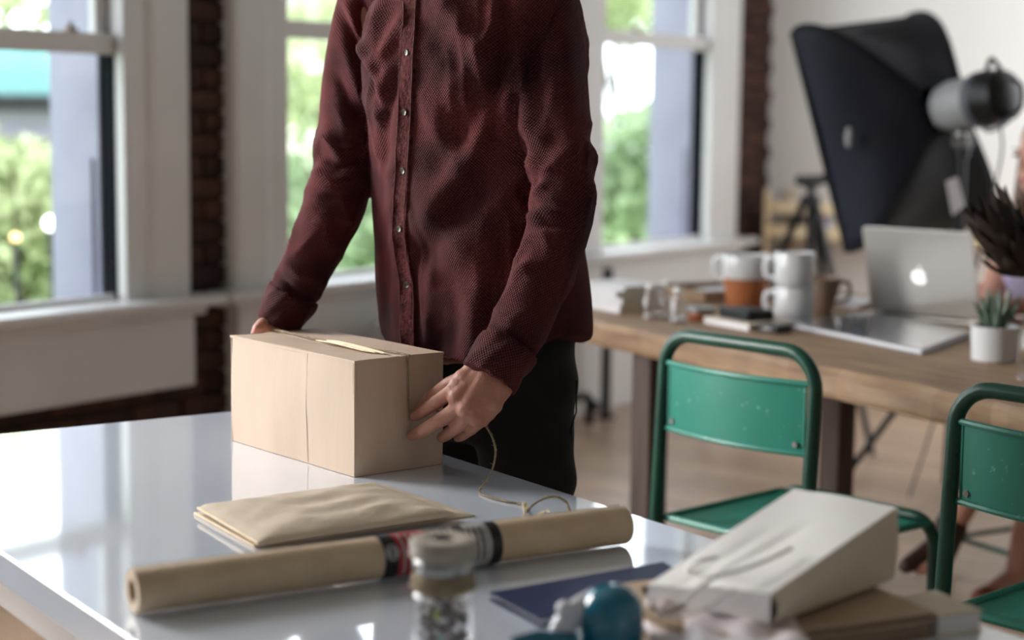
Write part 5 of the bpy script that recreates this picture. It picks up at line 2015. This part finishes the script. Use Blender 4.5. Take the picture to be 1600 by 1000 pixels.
# round tin
c = P(1096, 500, z=WZ)
e = empty('round_tin', c, 0, 'low copper tin with silver lid beside the glass bottles', 'tin')
MB().lathe([(0.0001, 0), (0.037, 0), (0.038, 0.002), (0.038, 0.022), (0.0001, 0.022)], 32).build('body', mat('copper', '#b06a48', rough=0.35, metal=0.6), e)
MB().lathe([(0.0001, 0.0222), (0.0395, 0.0222), (0.0395, 0.033), (0.037, 0.036), (0.0001, 0.036)], 32).build('lid', M_metal, e)
# open papers on a brown board
c = P(1105, 466, z=WZ)
e = empty('wooden_tray', c, WA, 'flat brown wooden tray behind the glass bottles', 'tray')
MB().box((0.06, 0.02, 0.006), (0.30, 0.26, 0.012)).build('tray_base', M_wood, e, smooth=False, bevel=0.002)
m = MB()
for s in (-1, 1):
    m.box((0.06 + s * 0.145, 0.02, 0.02), (0.012, 0.26, 0.03))
    m.box((0.06, 0.02 + s * 0.125, 0.02), (0.28, 0.012, 0.03))
m.build('tray_rim', M_wood, e, smooth=False)
for k in range(3):
    e = empty('loose_paper', c + wX * 0.06 + wY * 0.02 + up * (0.0125 + 0.0035 * k), WA + 0.15 * (k - 1), ('white paper sheet lowest in the wooden tray', 'white paper sheet in the middle of the wooden tray', 'white paper sheet uppermost in the wooden tray')[k], 'paper', 'papers in the wooden tray')
    MB().grid(lambda u, v: (-0.1 + 0.2 * u, -0.08 + 0.16 * v, 0.0008 + 0.0012 * math.sin(3 * u + k) ** 2), 9, 7).build('sheet', M_paper, e)
# black pouch behind the books
c = P(930, 462, z=WZ)
e = empty('black_pouch', c, WA, 'flat black pouch behind the white books', 'pouch')
pcs = [np.array((-0.09, -0.13, 0)), np.array((0.09, -0.13, 0)), np.array((0.09, 0.13, 0)), np.array((-0.09, 0.13, 0))]
pillow(pcs, 0.0, 0.045, 0.0015, M_blackcloth, 'body', e, None, 21, 17)
MB().tube([(-0.06, -0.1, 0.044), (-0.06, 0.1, 0.044)], 0.003, 6).build('zip', M_black, e)


def handle_tube(c0, r, z0, z1, ang, out, tr=0.006):
    u_ = np.array([math.cos(ang), math.sin(ang), 0])
    zm = (z0 + z1) / 2
    return MB().tube(bez([c0 + u_ * (r - 0.004) + up * z1, c0 + u_ * (r + out * 0.8) + up * (z1 - 0.004), c0 + u_ * (r + out) + up * zm, c0 + u_ * (r + out * 0.75) + up * (z0 + 0.006), c0 + u_ * (r - 0.003) + up * z0], 24), tr, 10)


leftdir = math.atan2(-CR[1], -CR[0])
O3 = np.zeros(3)
# two-tone pitcher
c = P(1164, 484, z=WZ)
e = empty('two_tone_pitcher', c, 0, 'pitcher with white glazed top and bare terracotta base', 'pitcher')
MB().lathe([(0.0001, 0), (0.050, 0), (0.053, 0.004), (0.060, 0.05), (0.066, 0.095)], 40).build('terracotta_base', M_terra, e)
MB().lathe([(0.0662, 0.0945), (0.0672, 0.096), (0.0695, 0.130), (0.0715, 0.160), (0.0700, 0.163), (0.0675, 0.160), (0.064, 0.12), (0.058, 0.06), (0.0001, 0.012)], 40).build('glazed_top', M_ceram, e)
handle_tube(O3, 0.067, 0.085, 0.152, leftdir - 0.5, 0.032, 0.010).build('handle', M_ceram, e)
# two mugs, stacked
c = P(1240, 501, z=WZ)
for k, lb in enumerate(('lower white mug of the stacked pair', 'upper white mug of the stacked pair')):
    e = empty('white_mug', c + up * 0.096 * k + (wY * 0.004 if k else 0), 0.2 * k, lb, 'mug', 'stacked white mugs')
    R_ = 0.055
    MB().lathe([(0.0001, 0), (R_ * 0.86, 0), (R_ * 0.93, 0.004), (R_, 0.03), (R_ * 1.02, 0.092), (R_ * 1.0, 0.0955), (R_ * 0.95, 0.092), (R_ * 0.93, 0.03), (R_ * 0.85, 0.008), (0.0001, 0.006)], 40).build('body', M_ceram, e)
    handle_tube(O3, R_, 0.02, 0.078, leftdir - 0.4 - 0.2 * k, 0.028, 0.008).build('handle', M_ceram, e)
# brown cup
c = P(1283, 491, z=WZ)
e = empty('brown_cup', c, 0, 'brown stoneware cup with handle beside the stacked mugs', 'cup')
MB().lathe([(0.0001, 0), (0.028, 0), (0.031, 0.004), (0.034, 0.02), (0.050, 0.075), (0.057, 0.107), (0.055, 0.108), (0.047, 0.075), (0.031, 0.022), (0.0001, 0.012)], 36).build('body', M_browncup, e)
handle_tube(O3, 0.048, 0.035, 0.095, leftdir + math.pi + 0.2, 0.038, 0.006).build('handle', M_browncup, e)
# small black boxes on a white notepad
c = P(1148, 510, z=WZ)
e = empty('white_notepad', c + wX * 0.04, WA, 'white notepad under small black boxes on the wooden table', 'notepad')
MB().box((0, 0, 0.008), (0.14, 0.20, 0.016)).build('pages', M_paper, e, smooth=False)
MB().box((0, 0, 0.0172), (0.143, 0.203, 0.0022)).build('cover', M_cream, e, smooth=False)
e = empty('black_box', c + wX * 0.045 + wY * 0.01 + up * 0.0184, WA, 'larger black box lying on the white notepad', 'box', 'black boxes on the notepad')
MB().box((0, 0, 0.014), (0.09, 0.13, 0.028)).build('body', M_black, e, bevel=0.003)
MB().box((0, 0, 0.0282), (0.07, 0.11, 0.001)).build('lid', M_blackprint, e, smooth=False)
e = empty('battery_charger', c + wX * 0.02 - wY * 0.145, WA + 0.2, 'small black charger beside the white notepad', 'charger')
MB().box((0, 0, 0.011), (0.06, 0.07, 0.022)).build('body', M_black, e, bevel=0.004)
MB().box((-0.031, 0, 0.012), (0.002, 0.03, 0.006)).build('contact_slot', M_metal, e, smooth=False)
# paper heap behind the cups
for k in range(3):
    c = P(1330, 478, z=WZ)
    e = empty('paper_stack', c + up * 0.0072 * k + wX * 0.02, WA + 0.2 * k, ('lowest white brochure beside the laptop', 'middle white brochure beside the laptop', 'uppermost white brochure beside the laptop')[k], 'brochure', 'white brochures by the laptop')
    MB().box((0, 0, 0.0035), (0.12, 0.13, 0.0065)).build('pages', M_paper, e, smooth=False, bevel=0.001)
    MB().box((0, 0, 0.0069), (0.12, 0.13, 0.0004)).build('cover', M_paper, e, smooth=False)
# glossy portfolio
pc = [P(1216, 500, z=WZ + 0.014), P(1362, 487, z=WZ + 0.014), P(1517, 517, z=WZ + 0.014), P(1440, 546, z=WZ + 0.014)]
pog = sum(pc) / 4
pog[2] = WZ
e = empty('glossy_portfolio', pog, 0, 'large glossy grey portfolio lying before the laptop', 'portfolio')
M_gloss = mat('glossy_cover', '#8f95a0', '#7c828e', scale=5, rough=0.12, coat=1.0)
fl4 = lambda cs, z, s: [np.array([pog[0] + (q[0] - pog[0]) * s, pog[1] + (q[1] - pog[1]) * s, z]) for q in cs]
MB().prism(fl4(pc, WZ + 0.0004, 1.0), up * 0.003).build('back_cover', M_gloss, e, smooth=False, org=pog)
MB().prism(fl4(pc, WZ + 0.0034, 0.985), up * 0.008).build('pages', M_paper, e, smooth=False, org=pog)
MB().prism(fl4(pc, WZ + 0.0114, 1.0), up * 0.003).build('front_cover', M_gloss, e, smooth=False, bevel=0.0008, org=pog)

# laptop seen from behind
l0, l1 = P(1363, 487, z=WZ + 0.012), P(1533, 503, z=WZ + 0.012)
lx = l1 - l0
lw = np.linalg.norm(lx)
lx /= lw
ln = np.cross(lx, up)
if ln @ CF > 0:
    ln = -ln                       # towards the viewer
lorg = (l0 + l1) / 2
lorg[2] = WZ
lap = empty('laptop', lorg, 0, 'open silver laptop seen from behind with glowing apple emblem', 'laptop')
LH = 0.255
lup = up * math.cos(math.radians(16)) + ln * math.sin(math.radians(16))
lnn = np.cross(lx, lup)
if lnn @ ln < 0:
    lnn = -lnn


def rrect(w_, h_, r, n=6):
    out = []
    for cx, cy, a in ((w_ - r, h_ - r, 0), (r, h_ - r, 90), (r, r, 180), (w_ - r, r, 270)):
        for i in range(n + 1):
            q = math.radians(a + 90 * i / n)
            out.append((cx + r * math.cos(q), cy + r * math.sin(q)))
    return out


MB().prism([l0 + lx * a + lup * (b + 0.006) + lnn * 0.006 for a, b in rrect(lw, LH, 0.012)], -lnn * 0.006).build('lid', M_silver, lap, smooth=False, bevel=0.002, org=lorg)
MB().prism([l0 + lx * a + lup * (b + 0.006) - lnn * 0.0004 for a, b in [(0.01 + p * 1, 0.01 + q) for p, q in rrect(lw - 0.02, LH - 0.02, 0.005)]], -lnn * 0.0008).build('screen', M_black, lap, smooth=False, org=lorg)
back = -ln
MB().prism([l0 * [1, 1, 0] + up * (WZ + 0.001) + lx * a + back * b for a, b in rrect(lw, 0.23, 0.012)], up * 0.012).build('base', M_silver, lap, smooth=False, bevel=0.002, org=lorg)
MB().cyl(l0 + lx * 0.04 + up * 0.003, l1 - lx * 0.04 + up * 0.003, 0.005, n=12).build('hinge', M_black, lap, org=lorg)
kb = MB()
for i in range(12):
    for j in range(5):
        kb.box(l0 * [1, 1, 0] + up * (WZ + 0.0134) + lx * (0.035 + i * (lw - 0.07) / 11) + back * (0.03 + 0.02 * j), (0.014, 0.014, 0.001))
kb.build('keyboard', M_black, lap, smooth=False, org=lorg)
# apple emblem
out_ = []
for i in range(90):
    q = 2 * math.pi * i / 90
    wq = (q + math.pi) % (2 * math.pi) - math.pi
    r = 1.0 - 0.06 * math.cos(2 * q) - 0.22 * math.exp(-(wq / 0.30) ** 2) - 0.14 * math.exp(-((q - math.pi) / 0.24) ** 2)
    px_, py_ = math.sin(q) * r * 0.94, math.cos(q) * r
    dx_, dy_ = px_ - 1.10, py_ - 0.16
    if math.hypot(dx_, dy_) < 0.46:
        hh_ = math.sqrt(max(0.0, 0.46 ** 2 - dy_ ** 2))
        px_ = 1.10 - hh_
    out_.append((px_, py_))
_v = CF * FPX + CR * (1436 - CXP) - CU * (431 - CYP)
lc = EYE + _v * (((l0 + lnn * 0.006 - EYE) @ lnn) / (_v @ lnn))
tL = (lc - l0) @ lx
tU = (lc - l0) @ lup - 0.004
ES = 0.0225
ec = l0 + lx * tL + lup * (tU) + lnn * 0.0063
MB().prism([ec + lx * a * ES + lup * b * ES for a, b in out_], lnn * 0.0006).build('emblem', M_logo, lap, smooth=False, org=lorg)
leaf = [(0.0, 0.0), (0.12, 0.02), (0.32, 0.22), (0.36, 0.52), (0.22, 0.48), (0.04, 0.28)]
MB().prism([ec + lx * (a - 0.02) * ES + lup * (b + 0.98) * ES for a, b in leaf], lnn * 0.0006).build('emblem', M_logo, lap, smooth=False, org=lorg)

# succulent in a white pot
c = P(1553, 563, z=WZ)
e = empty('potted_succulent', c, 0, 'spiky grey green succulent in a small white pot', 'potted plant')
MB().lathe([(0.0001, 0), (0.050, 0), (0.053, 0.003), (0.0565, 0.075), (0.0575, 0.082), (0.0545, 0.083), (0.053, 0.075), (0.0001, 0.068)], 40).build('pot', M_ceram, e)
MB().lathe([(0.0001, 0.0685), (0.0525, 0.0685), (0.05, 0.0745), (0.0001, 0.0755)], 30).build('soil', M_soil, e)
r_ = random.Random(5)
for k in range(17):
    q = k * 2.4
    tilt = 0.12 + 0.035 * k
    ln_ = 0.095 - 0.002 * k + r_.uniform(-0.01, 0.01)
    d_ = np.array([math.cos(q), math.sin(q), 0])
    b0 = np.array([0, 0, 0.073]) + d_ * 0.010
    pth = bez([b0, b0 + d_ * ln_ * 0.30 * tilt * 2 + up * ln_ * 0.5, b0 + d_ * ln_ * tilt * 1.1 + up * ln_], 8)
    MB().tube(pth, [0.006, 0.0075, 0.008, 0.0078, 0.007, 0.006, 0.0045, 0.0028, 0.0008], 7).build('leaf', M_succ, e)

# glass vase with dried flower at the right edge
c = P(1622, 596, z=WZ)
e = empty('glass_vase', c, 0, 'clear glass vase cut off by the right edge of the picture', 'vase')
MB().lathe([(0.0, 0.003), (0.040, 0.0), (0.046, 0.006), (0.048, 0.06), (0.046, 0.10), (0.034, 0.125), (0.032, 0.145), (0.036, 0.15), (0.034, 0.15), (0.030, 0.143), (0.032, 0.124), (0.044, 0.098), (0.045, 0.06), (0.043, 0.010), (0.0, 0.008)], 36).build('glass', M_glass, e)
vc = c.copy()
heads = [((1576, 385), 3.86, 0.85), ((1645, 385), 3.99, 0.8)]
for k, ((hx, hy), dd, sc) in enumerate(heads):
    hpt = P(hx + 26, hy + 45, d=dd)
    root = vc + up * 0.012
    lb = ('dark dried protea flower leaning left beside the laptop', 'dark dried protea flower cut off by the right edge')[k]
    fl_ = empty('dried_flower', root, 0, lb, 'flower', 'dried flowers in the vase')
    mouth = vc + up * 0.148
    MB().tube(bez([root + wX * 0.01, mouth * 0.5 + root * 0.5, mouth, mouth * 0.4 + hpt * 0.6 + up * 0.01, hpt], 16), 0.0045, 8).build('stem', M_stem, fl_, org=root)
    axd = P(hx - 26, hy - 45, d=dd - 0.02) - hpt
    axl = np.linalg.norm(axd)
    axd /= axl
    s1 = np.cross(axd, CF)
    s1 /= np.linalg.norm(s1)
    s2 = np.cross(axd, s1)
    MB().tube([hpt, hpt + axd * 0.03, hpt + axd * axl * 0.7], [0.012, 0.03, 0.02], 12).build('flower_core', M_dried, fl_, org=root)
    for ring_ in range(4):
        npet = 12
        for i in range(npet):
            q = 2 * math.pi * (i + 0.5 * ring_) / npet + r_.uniform(-0.1, 0.1)
            rd_ = s1 * math.cos(q) + s2 * math.sin(q)
            wid = np.cross(axd, rd_)
            b0 = hpt + axd * (0.005 + 0.022 * ring_) + rd_ * (0.014 + 0.005 * ring_)
            L_ = axl * (0.62 + 0.12 * ring_ + r_.uniform(-0.08, 0.1)) * sc
            op = 0.040 + r_.uniform(-0.008, 0.008) - 0.006 * ring_
            cur = r_.uniform(-0.006, 0.010)
            pts = [b0, b0 + axd * L_ * 0.3 + rd_ * op * 0.6, b0 + axd * L_ * 0.65 + rd_ * op * 0.95, b0 + axd * L_ + rd_ * (op + cur)]
            pts = bez(pts, 6)
            wds = [0.005, 0.011, 0.0155, 0.0165, 0.0145, 0.009, 0.002]
            m = MB()
            vs, fs = [], []
            for j, p in enumerate(pts):
                for sg, hgt in ((-1, 0), (0, 0.003), (1, 0)):
                    vs.append(p + wid * wds[j] * sg + rd_ * hgt)
                for sg, hgt in ((-1, 0), (0, 0.003), (1, 0)):
                    vs.append(p + wid * wds[j] * sg * 0.98 + rd_ * (hgt - 0.0016))
            for j in range(6):
                a = 6 * j
                b = a + 6
                fs += [(a, a + 1, b + 1, b), (a + 1, a + 2, b + 2, b + 1), (a + 3, b + 3, b + 4, a + 4), (a + 4, b + 4, b + 5, a + 5), (a, b, b + 3, a + 3), (a + 2, a + 5, b + 5, b + 2)]
            m.add(vs, fs).build('petal', M_dried, fl_, org=root)
